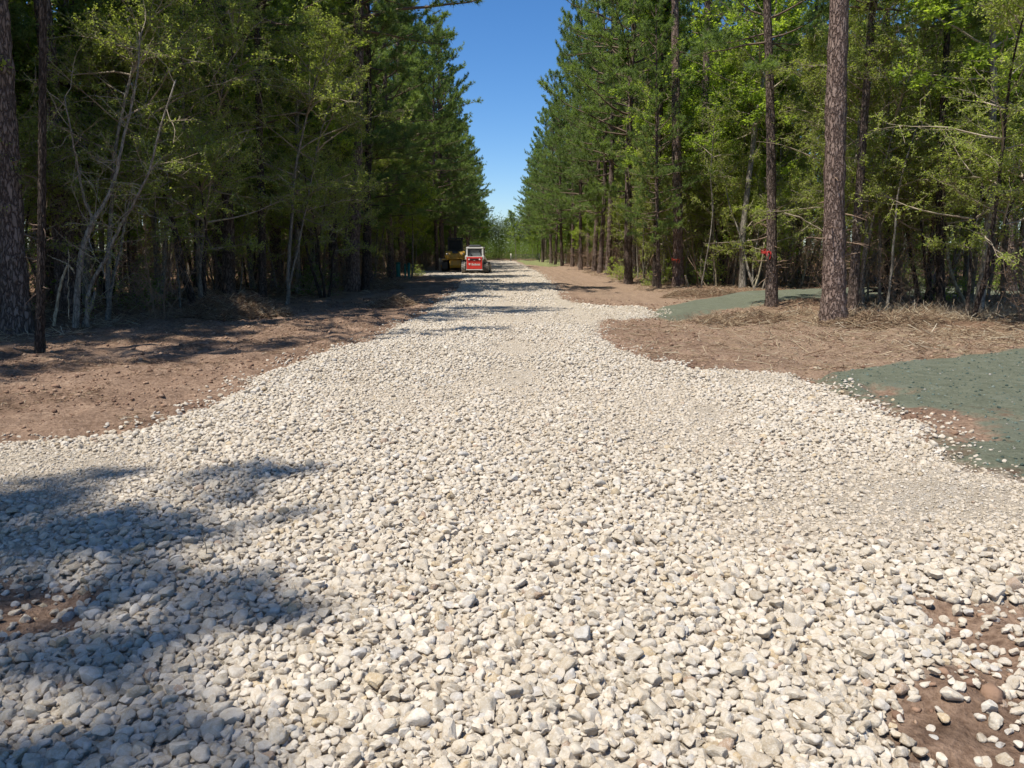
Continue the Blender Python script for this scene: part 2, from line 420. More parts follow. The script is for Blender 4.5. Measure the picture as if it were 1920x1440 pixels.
def build_gravel():
    rs = np.random.RandomState(3); acc = Acc()
    bands = [(2.0, 4.4, .036, 3, .95), (4.4, 9.0, .037, 2, .90), (9.0, 21.0, .048, 1, 1.05), (21.0, 60.0, .08, 1, 1.5), (60.0, 122.0, .13, 1, 2.0)]
    # most stones in a fixed size, a scatter of large ones on top
    tot = 0
    for y0, y1, s, sub, gs in bands:
        for layer in range(3):
            sp2 = s * (1.0, 1.45, 2.6)[layer]
            if layer == 2 and y0 > 30: continue
            hw = .75 * y1 + 1.2
            x, y = jgrid(-min(hw, 10), min(hw, 10), y0, y1, sp2, rs)
            k = np.abs(x) < .72 * y + .9; x, y = x[k], y[k]
            g, gr, fo, ga = masks(x, y)
            packed = np.clip(.7 * sstep(1.6, 3.0, x) * sstep(3.4, 4.3, y) * (1 - sstep(5.2, 6.2, y)) + .75 * sstep(-1.9, -3.2, x) * sstep(4.2, 4.8, y) * (1 - sstep(5.6, 6.4, y)) , 0, 1)
            packed = np.clip(packed + .5 * sstep(.02, .2, fbm(x / 1.6, y / 1.6, 61, 3)), 0, 1)
            cx = 1.15 - .018 * y; packed = np.clip(packed + .38 * np.exp(-((np.abs(x - cx) - .9) / .24) ** 2) * sstep(4, 8, y), 0, 1)
            pr = sstep(-.16, .10, g) * (1 - (.25, .75, .8)[layer] * packed)
            pr = np.maximum(pr, .16 * sstep(-.6, -.05, g) * (layer < 2))
            # spill of pale stones over the bare soil patches and green edge
            pr = np.where((x > 1.6) & (y < 3.9) & (g < 0), np.maximum(pr, .26 if layer < 2 else .1), pr)
            k = rs.rand(len(x)) < pr; x, y, pk = x[k], y[k], packed[k]
            n = len(x)
            size = np.clip(rs.lognormal(0, .27, n), .5, 1.7) * (.0258, .027, .033)[layer] * gs
            size = size * (1 - .35 * pk)
            z = zf(x, y) + size * (.12, .26, .32)[layer] + (0, .008, .012)[layer] * rs.uniform(.5, 1.1, n) * (1 - .8 * pk) - .012 * pk
            if y0 > 20: z = z - .01
            scatter_rocks(acc, x, y, z, size, stone_cols(n, rs, pk), sub, 12, seed=int(y0) + layer)
            tot += n
    # crushed fines and chips where the stone is packed down
    x, y = jgrid(-6, 6, 2.4, 8.0, .026, rs); k = np.abs(x) < .72 * y + .4; x, y = x[k], y[k]; g, gr, fo, ga = masks(x, y)
    pk = np.clip(.7 * sstep(1.4, 2.8, x) * sstep(3.2, 4.2, y) * (1 - sstep(5.4, 6.4, y)) + .75 * sstep(-1.7, -3.0, x) * sstep(4.0, 4.6, y) * (1 - sstep(5.8, 6.6, y)) + .3, 0, 1)
    k = rs.rand(len(x)) < pk * sstep(-.2, .05, g) * .8; x, y = x[k], y[k]; n = len(x); s = np.clip(rs.lognormal(-4.75, .4, n), .004, .02)
    scatter_rocks(acc, x, y, zf(x, y) + s * .3, s, stone_cols(n, rs), 1, 12, 5)
    print('stones', tot, 'verts', acc.n)
    tag(obj('gravel', gravel_mesh(acc)), 'loose pale limestone gravel covering the road', None, None, 'stuff')

build_gravel()

# ---------------------------------------------------------------- vegetation
def nrm(v): return v / (np.linalg.norm(v, axis=-1, keepdims=True) + 1e-9)

def grow(p, d, L, n, wob, up, rs):
    """a wobbly line of n points starting at p along d, bending upward by up"""
    P = [np.array(p, float)]; d = nrm(np.array(d, float)); st = L / (n - 1)
    for k in range(n - 1):
        d = nrm(d + rs.randn(3) * wob + np.array([0, 0, up]))
        P.append(P[-1] + d * st)
    return np.array(P)

def along(P, t):
    f = t * (len(P) - 1); i = min(int(f), len(P) - 2); w = f - i
    return P[i] * (1 - w) + P[i + 1] * w, nrm(P[i + 1] - P[i])

def needles(acc, C, D, n, L, w, rs, mat):
    m = len(C); D = np.repeat(D, n, 0); C = np.repeat(C, n, 0)
    d = nrm(D * .75 + rs.randn(m * n, 3) * .62 + np.array([0, 0, .05])); l = L * rs.uniform(.7, 1.2, (m * n, 1))
    s = nrm(np.cross(d, rs.randn(m * n, 3))) * w
    b = C + d * .01
    V = np.stack([b - s, b + s, b + d * l], 1).reshape(-1, 3)
    acc.add(V, np.arange(m * n * 3).reshape(-1, 3), mat)

def leaves(acc, C, size, rs, mat, droop=.35, aspect=.55, flat=.9):
    n = len(C); d = nrm(rs.randn(n, 3) * np.array([1, 1, .5]) - np.array([0, 0, droop]))
    nn = nrm(rs.randn(n, 3) * flat * .7 + np.array([0, 0, 1.0])); s = nrm(np.cross(d, nn)); nn = np.cross(s, d)
    l = size * rs.uniform(.6, 1.25, (n, 1)); w = l * aspect * .5
    V = np.stack([C, C + d * l * .45 + s * w + nn * l * .08, C + d * l, C + d * l * .45 - s * w + nn * l * .08], 1).reshape(-1, 3)
    acc.add(V, np.arange(n * 4).reshape(-1, 4), mat)

def trunk_mesh(name, P, rad, mat, k=14, rough=.10, stubs=None, rs=None, stubmat=None):
    acc = Acc(); tube(acc, P, rad, k, 0, rough=rough)
    if stubs:
        for _ in range(stubs[0]):
            t = rs.uniform(stubs[1], stubs[2]); p, d = along(P, t); a = rs.rand() * 6.28
            L = rs.uniform(*stubs[3]); dd = np.array([math.cos(a), math.sin(a), rs.uniform(-.25, .35)])
            S = grow(p, dd, L, 5, .16, .0, rs); r = np.interp(t, [0, 1], [.028, .016])
            tube(acc, S, np.linspace(r, .005, 5), 4, 1)
            for q in range(rs.randint(0, 5)):
                pp, pd = along(S, rs.uniform(.3, .95)); tube(acc, grow(pp, pd + rs.randn(3) * .7, L * rs.uniform(.2, .5), 4, .2, 0, rs), [.007, .005, .004, .002], 3, 1)
    return acc.mesh(name, [mat, stubmat or M['twig_pale']])

def pine(seed, H=21, r0=.22, cb=9.5, Lm=2.9, nl=58, nt=22, bark='pine_bark', stubs=16, extra=()):
    rs = np.random.RandomState(seed); n = 26
    h = np.linspace(-.25, H, n); a = rs.rand() * 6.28
    sway = .22 * np.sin(h / H * rs.uniform(2, 4.5) + a) - .22 * math.sin(a)
    P = np.stack([sway, .5 * sway * math.cos(a) + .1 * np.sin(h / 4), h], 1); P[:, :2] -= P[0, :2]
    rad = r0 * (1 - .93 * np.clip(h, 0, H) / H) ** .72 + .38 * r0 * np.exp(-np.clip(h, 0, 9) / .45)
    hh = np.concatenate([np.linspace(-.25, 6, 40), h[h > 6.2]])
    PP = np.stack([np.interp(hh, h, P[:, i]) for i in range(3)], 1); RR = np.interp(hh, h, rad); RR[:40] *= 1 + .05 * rs.randn(40)
    tm = trunk_mesh('pine_trunk', PP, RR, M[bark], 18, .13, (stubs, .12, cb / H, (.15, .75)), rs, M['twig_dead'])
    acc = Acc(); tc = []; td = []
    z = np.sort(rs.uniform(cb, H * .985, nl)); ang = rs.rand() * 6
    z = list(z) + [e[0] for e in extra]
    for q, zz in enumerate(z):
        s = (zz - cb) / (H - cb); ang += 2.4 + rs.randn() * .4
        L = Lm * (1 - s) ** .5 * (.62 + .38 * min(1, s / .22)) * rs.uniform(.45, 1.25) + .3
        el = -.12 + 1.0 * s + rs.randn() * .12
        if q >= nl: L = extra[q - nl][2]; ang = extra[q - nl][1]; el = extra[q - nl][3]
        p, d = along(P, (zz + .25) / (H + .25))
        B = grow(p, (math.cos(ang) * math.cos(el), math.sin(ang) * math.cos(el), math.sin(el)), L, 8, .09, .045, rs)
        tube(acc, B, np.linspace(.012 + .011 * L, .006, 8), 4, 0)
        for k in range(int(5 + 4.2 * L)):
            t = rs.uniform(.28, 1.0) ** .8; pp, pd = along(B, min(t, .999))
            l = rs.uniform(.25, .6) * (1.1 - .5 * t) * (1 + .15 * L)
            sd = nrm(np.cross(pd, [0, 0, 1])) * rs.choice([-1, 1])
            T = grow(pp, pd * .7 + sd * rs.uniform(.3, 1) + np.array([0, 0, rs.uniform(-.15, .5)]), l, 4, .12, .10, rs)
            tube(acc, T, [.006, .005, .004, .003], 3, 0)
            for v in (.45, .78, 1.0):
                if rs.rand() < .12: continue
                c, cd = along(T, min(v, .999)); tc.append(c + rs.randn(3) * .03); td.append(cd)
        c, cd = along(B, .999); tc.append(c); td.append(cd)
    needles(acc, np.array(tc), np.array(td), nt, .21, .0115, rs, 1)
    return tm, acc.mesh('pine_crown', [M['twig_dark'], M['needle']], False)

def broad(seed, H=9, r0=.08, cb=2.2, Lm=2.0, nl=26, nleaf=9, leaf=.085, lm='leaf_bright', bark='grey_bark', lean=.06, twigs=.5, up=.05, multi=1, wob=.05, sub=7, tw=4, twm='twig_pale', droop=.35):
    rs = np.random.RandomState(seed); ta = Acc(); acc = Acc(); cen = []
    for s_ in range(multi):
        a = rs.rand() * 6.28; ln = lean * (1 if multi == 1 else 4.2)
        hgt = H * (1 if s_ == 0 else rs.uniform(.6, .95)); rr = r0 * (1 if s_ == 0 else rs.uniform(.6, .9))
        P = grow((.12 * math.cos(a) * (multi > 1), .12 * math.sin(a) * (multi > 1), -.15), (math.cos(a) * ln, math.sin(a) * ln, 1), hgt, 18, wob, .03, rs)
        t = np.linspace(0, 1, 18); tube(ta, P, rr * (1 - .88 * t) ** .8 + .3 * rr * np.exp(-t * hgt / .25), 9, 0, rough=.08)
        n = max(6, nl // multi); ang = rs.rand() * 6
        for zz in np.sort(rs.uniform(cb / H, .99, n)):
            s = (zz - cb / H) / (1 - cb / H); ang += 2.4 + rs.randn() * .5
            L = Lm * (1 - s) ** .5 * (.5 + .5 * min(1, s / .25)) * rs.uniform(.45, 1.2) + .2; el = .15 + .8 * s + rs.randn() * .2
            p, d = along(P, zz)
            B = grow(p, (math.cos(ang) * math.cos(el), math.sin(ang) * math.cos(el), math.sin(el)), L, 7, .13, up, rs)
            tube(acc, B, np.linspace(.006 + .008 * L, .004, 7), 4, 0)
            for k in range(sub):
                pp, pd = along(B, min(rs.uniform(.15, 1.0), .999)); l = L * rs.uniform(.18, .42) + .12
                S = grow(pp, pd * .6 + rs.randn(3) * .65 * np.array([1, 1, .6]), l, 5, .16, up * .5, rs)
                tube(acc, S, np.linspace(.0065, .003, 5), 3, 0)
                for w in range(tw):
                    qp, qd = along(S, min(rs.uniform(.2, 1.0), .999)); ll = rs.uniform(.12, .34) * twigs * 2
                    T = grow(qp, qd * .5 + rs.randn(3) * .7, ll, 4, .2, 0, rs)
                    if w % 2 == 0: tube(acc, T, [.004, .003, .003, .0015], 3, 0)
                    if nleaf:
                        u = rs.rand(nleaf); i = np.minimum((u * 3).astype(int), 2); f = (u * 3 - i)[:, None]
                        cen.append(T[i] * (1 - f) + T[i + 1] * f + rs.randn(nleaf, 3) * leaf * .45)
    if cen: leaves(acc, np.concatenate(cen), leaf, rs, 1, droop)
    return ta.mesh('trunk', [M[bark]]), acc.mesh('crown', [M[twm], M[lm]], False)

def dead_bush(seed, H=2.6, n=9):
    rs = np.random.RandomState(seed); ta = Acc(); acc = Acc()
    for k in range(n):
        a = rs.rand() * 6.28; P = grow((.15 * math.cos(a), .15 * math.sin(a), -.1), (math.cos(a) * rs.uniform(.1, .7), math.sin(a) * rs.uniform(.1, .7), 1), H * rs.uniform(.5, 1.1), 9, .10, -.01, rs)
        tube(ta, P, np.linspace(.014, .005, 9), 4, 0)
        for q in range(11):
            p, d = along(P, min(rs.uniform(.15, 1), .999)); B = grow(p, d * .4 + rs.randn(3) * .7, rs.uniform(.3, 1.0), 5, .2, -.03, rs); tube(acc, B, np.linspace(.006, .003, 5), 3, 0)
            for w in range(5):
                pp, pd = along(B, min(rs.uniform(.1, 1), .999)); tube(acc, grow(pp, pd * .5 + rs.randn(3) * .7, rs.uniform(.1, .4), 4, .22, -.03, rs), [.0035, .003, .0025, .0015], 3, 0)
    cen = rs.randn(700, 3) * np.array([.45, .45, .5]) * H / 2.6 + np.array([0, 0, H * .5])
    leaves(acc, cen, .05, rs, 1, .8)
    return ta.mesh('stem', [M['twig_dead']]), acc.mesh('twigs', [M['twig_dead'], M['leaf_dead']], False)

PINE_E = [pine(101, 20, .20, 3.8, 4.3, 92, 22), pine(102, 22, .21, 4.8, 4.2, 94, 22), pine(103, 18.5, .17, 3.4, 3.8, 86, 22)]
PINE_T = [pine(111, 22, .22, 8.6, 3.4, 48, 22), pine(112, 23, .23, 9.6, 3.5, 48, 22), pine(113, 20, .18, 7.6, 3.0, 46, 22), pine(114, 21, .16, 8.6, 2.8, 42, 22, 'dark_bark')]
PINE_R = [pine(131, 25, .23, 13.5, 3.2, 44, 22, 'red_bark', 26), pine(132, 24, .24, 11.5, 3.2, 42, 22, 'red_bark', 20)]
PINE_L = [pine(121, 23, .23, 9.0, 3.4, 62, 22, extra=((9.3, -.05, 5.4, .12), (10.4, -.35, 4.6, .10), (8.9, .5, 3.6, .05), (11.5, -.1, 4.6, .1)))]
BROAD = [broad(201, 10, .09, 2.4, 2.6, 38, 17, .115), broad(202, 8, .07, 1.8, 2.3, 34, 17, .11), broad(203, 12, .10, 3.2, 2.8, 42, 17, .115, lm='leaf_mid'), broad(204, 7, .06, 1.4, 2.1, 32, 17, .10, lm='leaf_mid'),
         broad(205, 13, .11, 4.6, 3.0, 42, 17, .12, lm='leaf_bright')]
YAUP = [broad(301, 7.0, .055, 2.6, 2.3, 48, 14, .056, 'leaf_olive', 'dark_bark', .055, .55, .02, 3, .06, 8, 6, droop=.6),
        broad(302, 8.2, .06, 3.0, 2.5, 52, 14, .056, 'leaf_olive', 'grey_bark', .055, .55, -.01, 2, .06, 8, 6, droop=.6),
        broad(303, 5.6, .045, 1.6, 1.8, 40, 13, .05, 'leaf_olive', 'grey_bark', .06, .5, .02, 3, .07, 8, 6, droop=.6)]
SAPL = [broad(401, 5.0, .028, 1.4, .9, 16, 6, .06, 'leaf_mid', 'grey_bark', .12, .4, .04, 1, .05, 4, 3), broad(402, 6.5, .035, 2.4, 1.1, 18, 6, .065, 'leaf_bright', 'grey_bark', .15, .4, .04, 1, .05, 4, 3),
        broad(403, 6.0, .04, 1.0, 1.0, 20, 0, .06, 'leaf_mid', 'dark_bark', .10, .5, .0, 1, .05, 5, 4)]
DEAD = [dead_bush(501, 2.8), dead_bush(502, 2.0, 7), dead_bush(503, 3.6, 8)]
BUSH = [broad(601, 1.5, .014, .1, .7, 22, 6, .075, 'leaf_bright', 'grey_bark', .3, .4, .05, 4, .1, 4, 3), broad(602, 1.1, .012, .05, .6, 18, 8, .05, 'leaf_mid', 'grey_bark', .3, .4, .05, 4, .1, 4, 3)]

NAMES = {'pine': ('pine_tree', 'pine tree', ('trunk', 'crown')), 'broad': ('broadleaf_tree', 'tree', ('trunk', 'crown')), 'yaupon': ('small_leaved_tree', 'small tree', ('trunk', 'crown')),
         'sapling': ('sapling', 'sapling', ('trunk', 'crown')), 'dead': ('dead_shrub', 'dead shrub', ('stem', 'twigs')), 'bush': ('green_bush', 'bush', ('stem', 'foliage'))}

def plant(kind, proto, x, y, label, group=None, rot=None, s=1.0, sz=1.0, lean=None, z=None):
    nm, cat, pn = NAMES[kind]
    o = thing(nm, (x, y, float(zf(x, y)[0]) if z is None else z), label, cat, group)
    q = Quaternion((0, 0, 1), R.rand() * 6.28 if rot is None else rot)
    if lean is not None: q = Vector((0, 0, 1)).rotation_difference(Vector(lean).normalized()) @ q
    o.rotation_mode = 'QUATERNION'; o.rotation_quaternion = q; o.scale = (s, s, sz * (s if sz == 1.0 else 1))
    for n_, me in zip(pn, proto): obj(n_, me, o)
    return o

TAKEN = []
def named_pine(proto, r, base, top, label, sz=1.0, D=None, rot=None, kind='pine'):
    """a trunk standing at one photo pixel and passing through another higher up"""
    x, y = gp(*base)
    if D: x, y = dp(base[0], base[1], D)[:2]
    t = dp(top[0], top[1], y); ln = t - np.array([x, y, 0])
    TAKEN.append((x, y))
    return plant(kind, proto, x, y, label, None, rot, r, sz, ln)

# trunks one can single out in the photo
named_pine(PINE_T[1], 1.02, (32, 622), (12, 40), 'thickest scaly pine trunk on the left, beside the forked pale small tree')
named_pine(PINE_T[3], .40, (74, 660), (84, 40), 'thin dark trunk standing in front of the thick scaly pine by the straw', sz=.7)
named_pine(PINE_R[1], .98, (1563, 610), (1577, 30), 'thickest scaly pine on the right bank with straw at its foot', rot=.6)
named_pine(PINE_R[0], .96, (1272, 541), (1270, 20), 'straight pine trunk tied with orange flagging tape at knee height', rot=2.2)
named_pine(PINE_T[2], .84, (1446, 577), (1436, 60), 'dark pine trunk tied with red flagging tape beside the grey green strip', rot=4)
named_pine(PINE_T[3], .75, (493, 572), (488, 20), 'dark straight trunk beside the heaps of torn brown straw', rot=1)
named_pine(PINE_L[0], 1.08, (660, 548), (664, 250), 'thick dark pine at the shaded corner whose long limb overhangs the sky', rot=0)
named_pine(PINE_T[3], 1.0, (684, 543), (686, 250), 'dark trunk close behind the thick pine at the shaded corner')
named_pine(PINE_T[3], .9, (372, 552), (366, 150), 'dark trunk rising behind the straw heaps, nearest the pale thin stem')
named_pine(PINE_T[0], .8, (426, 548), (424, 150), 'second dark trunk rising behind the straw heaps')
named_pine(PINE_T[3], .8, (1190, 522), (1192, 200), 'dark trunk between the slim grey stem and the far right pines')
named_pine(PINE_T[2], .9, (1104, 503), (1103, 200), 'slim straight pine standing alone at the right road bend', rot=1)
named_pine(PINE_T[2], .75, (1155, 508), (1156, 200), 'slim pine just nearer than the one alone at the right bend')
named_pine(PINE_T[2], 1.1, (1892, 558), (1900, 150), 'big grey trunk far behind the yellowish forked sapling', D=28)
named_pine(PINE_T[3], .62, (1764, 592), (1768, 20), 'thin dark trunk behind the bent pale sapling', D=19)
named_pine(PINE_T[3], .62, (1665, 560), (1668, 40), 'dark leaning trunk rising from the black stump', D=23.5)
named_pine(PINE_T[2], .62, (1598, 592), (1624, 230), 'slender scaly trunk close beside the thickest right pine', sz=.85)
named_pine(PINE_E[2], .5, (1236, 543), (1229, 160), 'slim grey stem just left of the pine with orange tape', sz=.6)
named_pine(BROAD[4], 1.2, (1392, 546), (1404, 240), 'smooth pale grey trunk between the two taped pines', kind='broad', rot=2)
named_pine(BROAD[2], .75, (304, 568), (296, 290), 'slim pale stem left of the straw heaps', kind='broad', rot=1)
named_pine(SAPL[1], 1.0, (338, 578), (330, 400), 'thin pale sapling standing in the straw heap', kind='sapling')
named_pine(BROAD[1], .9, (771, 521), (768, 310), 'slim pale stem beside the teal marker posts', kind='broad')

# small trees traced stem by stem
def traced(name, stems, D, twig, label, cat='small tree', mat='grey_bark', base=None, lf=None):
    acc = Acc(); tw = Acc(); rs = np.random.RandomState(len(stems) * 7 + int(D * 10)); cen = []
    o3 = np.array([*dp(base[0], base[1], D)[:2], 0]); o3[2] = float(zf(o3[0], o3[1])[0])
    for pts, r0, r1 in stems:
        P = np.array([dp(px, py, D + dz) for px, py, dz in pts]); t = np.linspace(0, 1, len(P)); tt = np.linspace(0, 1, len(P) * 4)
        Q = np.stack([np.interp(tt, t, P[:, i]) for i in range(3)], 1)
        for _ in range(2): Q[1:-1] = (Q[:-2] + 2 * Q[1:-1] + Q[2:]) / 4
        Q += rs.randn(*Q.shape) * .006; Q -= o3
        tube(acc, Q, np.linspace(r0, r1, len(Q)), 9, 0, rough=.1, cap=True)
        L = np.linalg.norm(Q[-1] - Q[0])
        for k in range(int(twig * L)):
            p, d = along(Q, min(rs.uniform(.35, 1), .999)); S = grow(p, d * .3 + rs.randn(3) * .8, rs.uniform(.3, 1.1), 6, .18, .0, rs); tube(tw, S, np.linspace(.008, .003, 6), 3, 0)
            for w in range(5):
                pp, pd = along(S, min(rs.uniform(.2, 1), .999)); T = grow(pp, pd * .5 + rs.randn(3) * .7, rs.uniform(.1, .35), 4, .2, 0, rs); tube(tw, T, [.004, .003, .002, .0015], 3, 0)
                if lf and rs.rand() < .6: cen.append(T[rs.randint(0, 4, 10)] + rs.randn(10, 3) * .03)
    if cen: leaves(tw, np.concatenate(cen), .04, rs, 1)
    th = thing(name, tuple(o3), label, cat)
    obj('stems', acc.mesh('stems', [M[mat]]), th)
    if tw.V: obj('twigs', tw.mesh('twigs', [M['twig_pale'], M['leaf_olive']], False), th)
    TAKEN.append((o3[0], o3[1]))

M['pale_bark'] = bark_mat('pale_bark', (.2, .16, .10), (.40, .33, .21), (.56, .48, .33), (10, 10, 5), .3, .008)
M['snapped_wood'] = simple('snapped_wood', (.52, .40, .25), .8, .1)
traced('small_leaved_tree', [([(141, 614, 0), (146, 545, 0), (150, 490, 0), (163, 440, 0), (176, 411, 0)], .066, .05), ([(176, 411, 0), (203, 372, .1), (222, 310, .2), (236, 240, .3), (258, 150, .4), (262, 60, .4)], .042, .014),
                             ([(174, 411, 0), (158, 375, -.1), (147, 320, -.2), (136, 262, -.4), (120, 180, -.5)], .03, .011),
                             ([(164, 612, .1), (162, 560, .1), (172, 528, .1), (197, 488, .1), (222, 428, .1), (252, 380, 0), (281, 320, -.1), (300, 240, -.2), (330, 150, -.2)], .045, .014),
                             ([(155, 613, .2), (172, 570, .3), (178, 548, .4)], .04, .03), ([(166, 447, 0), (176, 478, -.2), (182, 488, -.3)], .012, .008)], 15.6, 7,
       'forked pale multi-stemmed small tree leaning right beside the thickest left pine', base=(150, 614), lf=True)
traced('broken_sapling', [([(101, 612, 0), (108, 560, 0), (118, 518, 0), (127, 495, 0)], .032, .022), ([(127, 495, 0), (134, 503, -.1), (138, 512, -.1)], .02, .012), ([(127, 495, 0), (104, 485, 0), (88, 477, 0)], .012, .006)], 15.4, 0,
       'snapped brown sapling stub bent over beside the forked pale small tree', 'sapling', 'pale_bark', base=(101, 612))
traced('dead_stick', [([(129, 598, 0), (128, 540, 0), (129, 466, 0)], .010, .006)], 15.2, 0, 'thin straight white stick upright between the snapped stub and forked tree', 'stick', 'pale_bark', base=(129, 600))
traced('bent_sapling', [([(1817, 588, 0), (1800, 550, 0), (1785, 520, 0), (1778, 490, 0), (1770, 440, 0), (1765, 405, 0), (1751, 384, 0)], .048, .034), ([(1766, 410, 0), (1740, 412, .3), (1712, 409, .7), (1690, 413, 1)], .012, .006),
                         ([(1752, 385, 0), (1790, 370, -.2), (1830, 352, -.3), (1862, 345, -.4)], .015, .006)], 19.8, 1.2, 'bent pale sapling with a snapped top on the right bank', 'sapling', 'pale_bark', base=(1817, 588))
traced('forked_sapling', [([(1918, 583, 0), (1914, 520, 0), (1906, 460, 0), (1904, 410, 0), (1896, 378, 0)], .055, .042), ([(1896, 378, 0), (1870, 362, 0), (1840, 350, 0), (1808, 336, 0)], .034, .016), ([(1896, 378, 0), (1905, 360, 0), (1920, 347, 0), (1935, 330, 0)], .02, .012),
                           ([(1906, 462, 0), (1888, 463, -.2)], .01, .006)], 19.9, 1.5, 'yellowish forked sapling at the edge of the right bank', 'sapling', 'pale_bark', base=(1918, 583))
traced('leaning_pole_tree', [([(1503, 535, 0), (1511, 490, 0), (1519, 440, 0), (1524, 412, 0)], .06, .045), ([(1524, 412, 0), (1508, 400, 0), (1500, 396, -.2)], .02, .01), ([(1524, 414, 0), (1548, 430, -.4), (1552, 442, -.5)], .018, .01)], 33, 0,
       'short leaning pale dead pole between the red-taped and thickest right pines', 'dead tree', 'pale_bark', base=(1503, 535))
traced('thin_sapling', [([(1416, 536, 0), (1424, 510, 0), (1430, 480, 0), (1433, 455, 0)], .03, .015), ([(1410, 534, 0), (1420, 515, 0)], .015, .01)], 27, 0, 'thin crooked white sapling leaning toward the red-taped pine', 'sapling', 'pale_bark', base=(1416, 536))
traced('curved_sapling', [([(1344, 543, 0), (1341, 510, 0), (1338, 485, 0), (1331, 465, 0), (1318, 455, .2)], .03, .012), ([(1316, 540, .3), (1314, 510, .3), (1313, 480, .3)], .018, .01)], 32, 3, 'curved pale sapling with green leaves beside the orange-taped pine', 'sapling', 'pale_bark', base=(1344, 543), lf=True)
traced('stake_stub', [([(1292, 543, 0), (1288, 528, 0), (1285, 516, 0)], .05, .035)], 31.5, 0, 'short white broken stub at the foot of the orange-taped pine', 'stub', 'pale_bark', base=(1292, 543))
traced('dead_limb_tree', [([(1470, 400, 0), (1500, 408, 0), (1530, 425, 0), (1560, 445, 0)], .02, .012), ([(1552, 440, 0), (1540, 452, 0)], .01, .006)], 17.6, .8, 'broken bare branch jutting beside the thickest right pine', 'branch', 'pale_bark', base=(1560, 445))

for i, (x, y, k, s, lb) in enumerate([(-9.6, 17.8, 1, 1.0, 'olive small-leaved tree hard behind the forked pale tree'), (-7.9, 19.4, 0, 1.0, 'olive small-leaved tree over the straw heaps'), (-11.2, 16.4, 0, .9, 'olive small-leaved tree behind the thickest left pine'),
        (-6.9, 23.0, 1, 1.0, 'tall olive small-leaved tree right of the straw heaps'), (-9.0, 22.0, 1, 1.15, 'tall olive small-leaved tree behind the straw heaps'), (-6.6, 27.0, 0, 1.0, 'olive small-leaved tree short of the thick pine at the shaded corner'), (-12.5, 19.0, 1, 1.1, 'tall olive tree deep at the left edge of the woods'),
        (9.4, 20.6, 1, 1.0, 'tall olive small-leaved tree behind the thickest right pine'), (10.9, 19.6, 0, .95, 'olive small-leaved tree between the thickest right pine and the stump'), (12.7, 21.2, 1, 1.0, 'tall olive small-leaved tree behind the bent sapling'), (14.4, 20.4, 0, 1.0, 'olive small-leaved tree behind the yellowish forked sapling'),
        (9.9, 22.2, 2, 1.0, 'low olive small-leaved tree at the black stump'), (13.6, 18.9, 2, 1.1, 'low olive small-leaved tree at the right bank edge'), (11.8, 22.0, 0, 1.15, 'olive small-leaved tree over the leaning dark trunk'), (8.6, 35.4, 1, 1.1, 'tall olive small-leaved tree right of the orange-taped pine'),
        (9.4, 33.6, 0, 1.2, 'olive small-leaved tree behind the smooth grey trunk'), (8.5, 19.9, 1, .95, 'tall olive small-leaved tree between the red-taped and thickest right pines'), (16.4, 20.8, 1, 1.0, 'tall olive small-leaved tree just beyond the right frame edge'), (15.8, 32.6, 1, 1.2, 'tall olive tree beyond the strip behind the bent sapling'),
        (17.8, 31.6, 0, 1.2, 'olive small-leaved tree beyond the strip behind the forked sapling'), (19.6, 32.6, 1, 1.2, 'tall olive tree beyond the strip at the right frame edge'), (16.8, 35.0, 1, 1.3, 'tall olive tree second row beyond the strip on the right'), (12.4, 35.6, 1, 1.25, 'tall olive tree second row behind the leaning pole'), (11.4, 33.0, 1, 1.2, 'tall olive small-leaved tree beyond the strip near the leaning pole'), (13.8, 33.0, 1, 1.2, 'tall olive small-leaved tree beyond the strip behind the stump')]):
    plant('yaupon', YAUP[k], x, y, lb, None, s=s); TAKEN.append((x, y))
for i, (x, y, k, s, lb) in enumerate([(10.1, 19.6, 0, .95, 'dead brown shrub between the thickest right pine and the bent sapling'), (12.2, 19.9, 2, .8, 'tall dead brown shrub behind the bent sapling'), (13.3, 19.4, 0, 1.0, 'dead brown shrub just left of the yellowish forked sapling'), (11.3, 21.6, 2, .85, 'tall dead brown shrub at the black stump'),
        (8.9, 21.0, 0, .8, 'dead brown shrub in the gap behind the thickest right pine'), (14.9, 19.9, 1, 1.3, 'dead brown shrub at the right end of the bank'), (9.2, 32.2, 2, 1.0, 'tall dead brown shrub beyond the strip behind the red-taped pine'), (11.2, 31.8, 2, 1.0, 'tall dead brown shrub beyond the strip at the leaning pole'),
        (-10.4, 15.9, 1, .9, 'dead brown shrub between the thickest left pine and the forked tree'), (16.2, 33.8, 2, 1.1, 'tall dead brown shrub beyond the strip at far right'), (13.4, 31.6, 2, 1.0, 'tall dead brown shrub beyond the strip behind the stump'), (-8.3, 17.9, 0, .9, 'dead brown shrub right of the forked pale tree')]):
    plant('dead', DEAD[k], x, y, lb, None, s=s); TAKEN.append((x, y))

# ---------------------------------------------------------------- the woods on either side
rsW = np.random.RandomState(77)
def in_view(x, y, m=2.0):
    return y > 4 and abs(x) < .69 * y + m
def clear_of(x, y, d=1.3):
    return all((x - a) ** 2 + (y - b) ** 2 > d * d for a, b in TAKEN)
def blocked(x, y):
    P = np.array([[x, y]])
    # open side toward the sun beside the parked machines
    t = ((x + 2.8) * -.84 + (y - 53.6) * -.54); dd = abs((x + 2.8) * .54 - (y - 53.6) * .84)
    if 0 < t < 11 and dd < 2.9: return True
    return sdist(P, GREEN[1])[0] > -.7 or sdist(P, GREEN[0])[0] > -.5 or sdist(P, GRAVEL)[0] > -.6 or (x < 0 and 3.0 < y < 10.5 and x > -22)

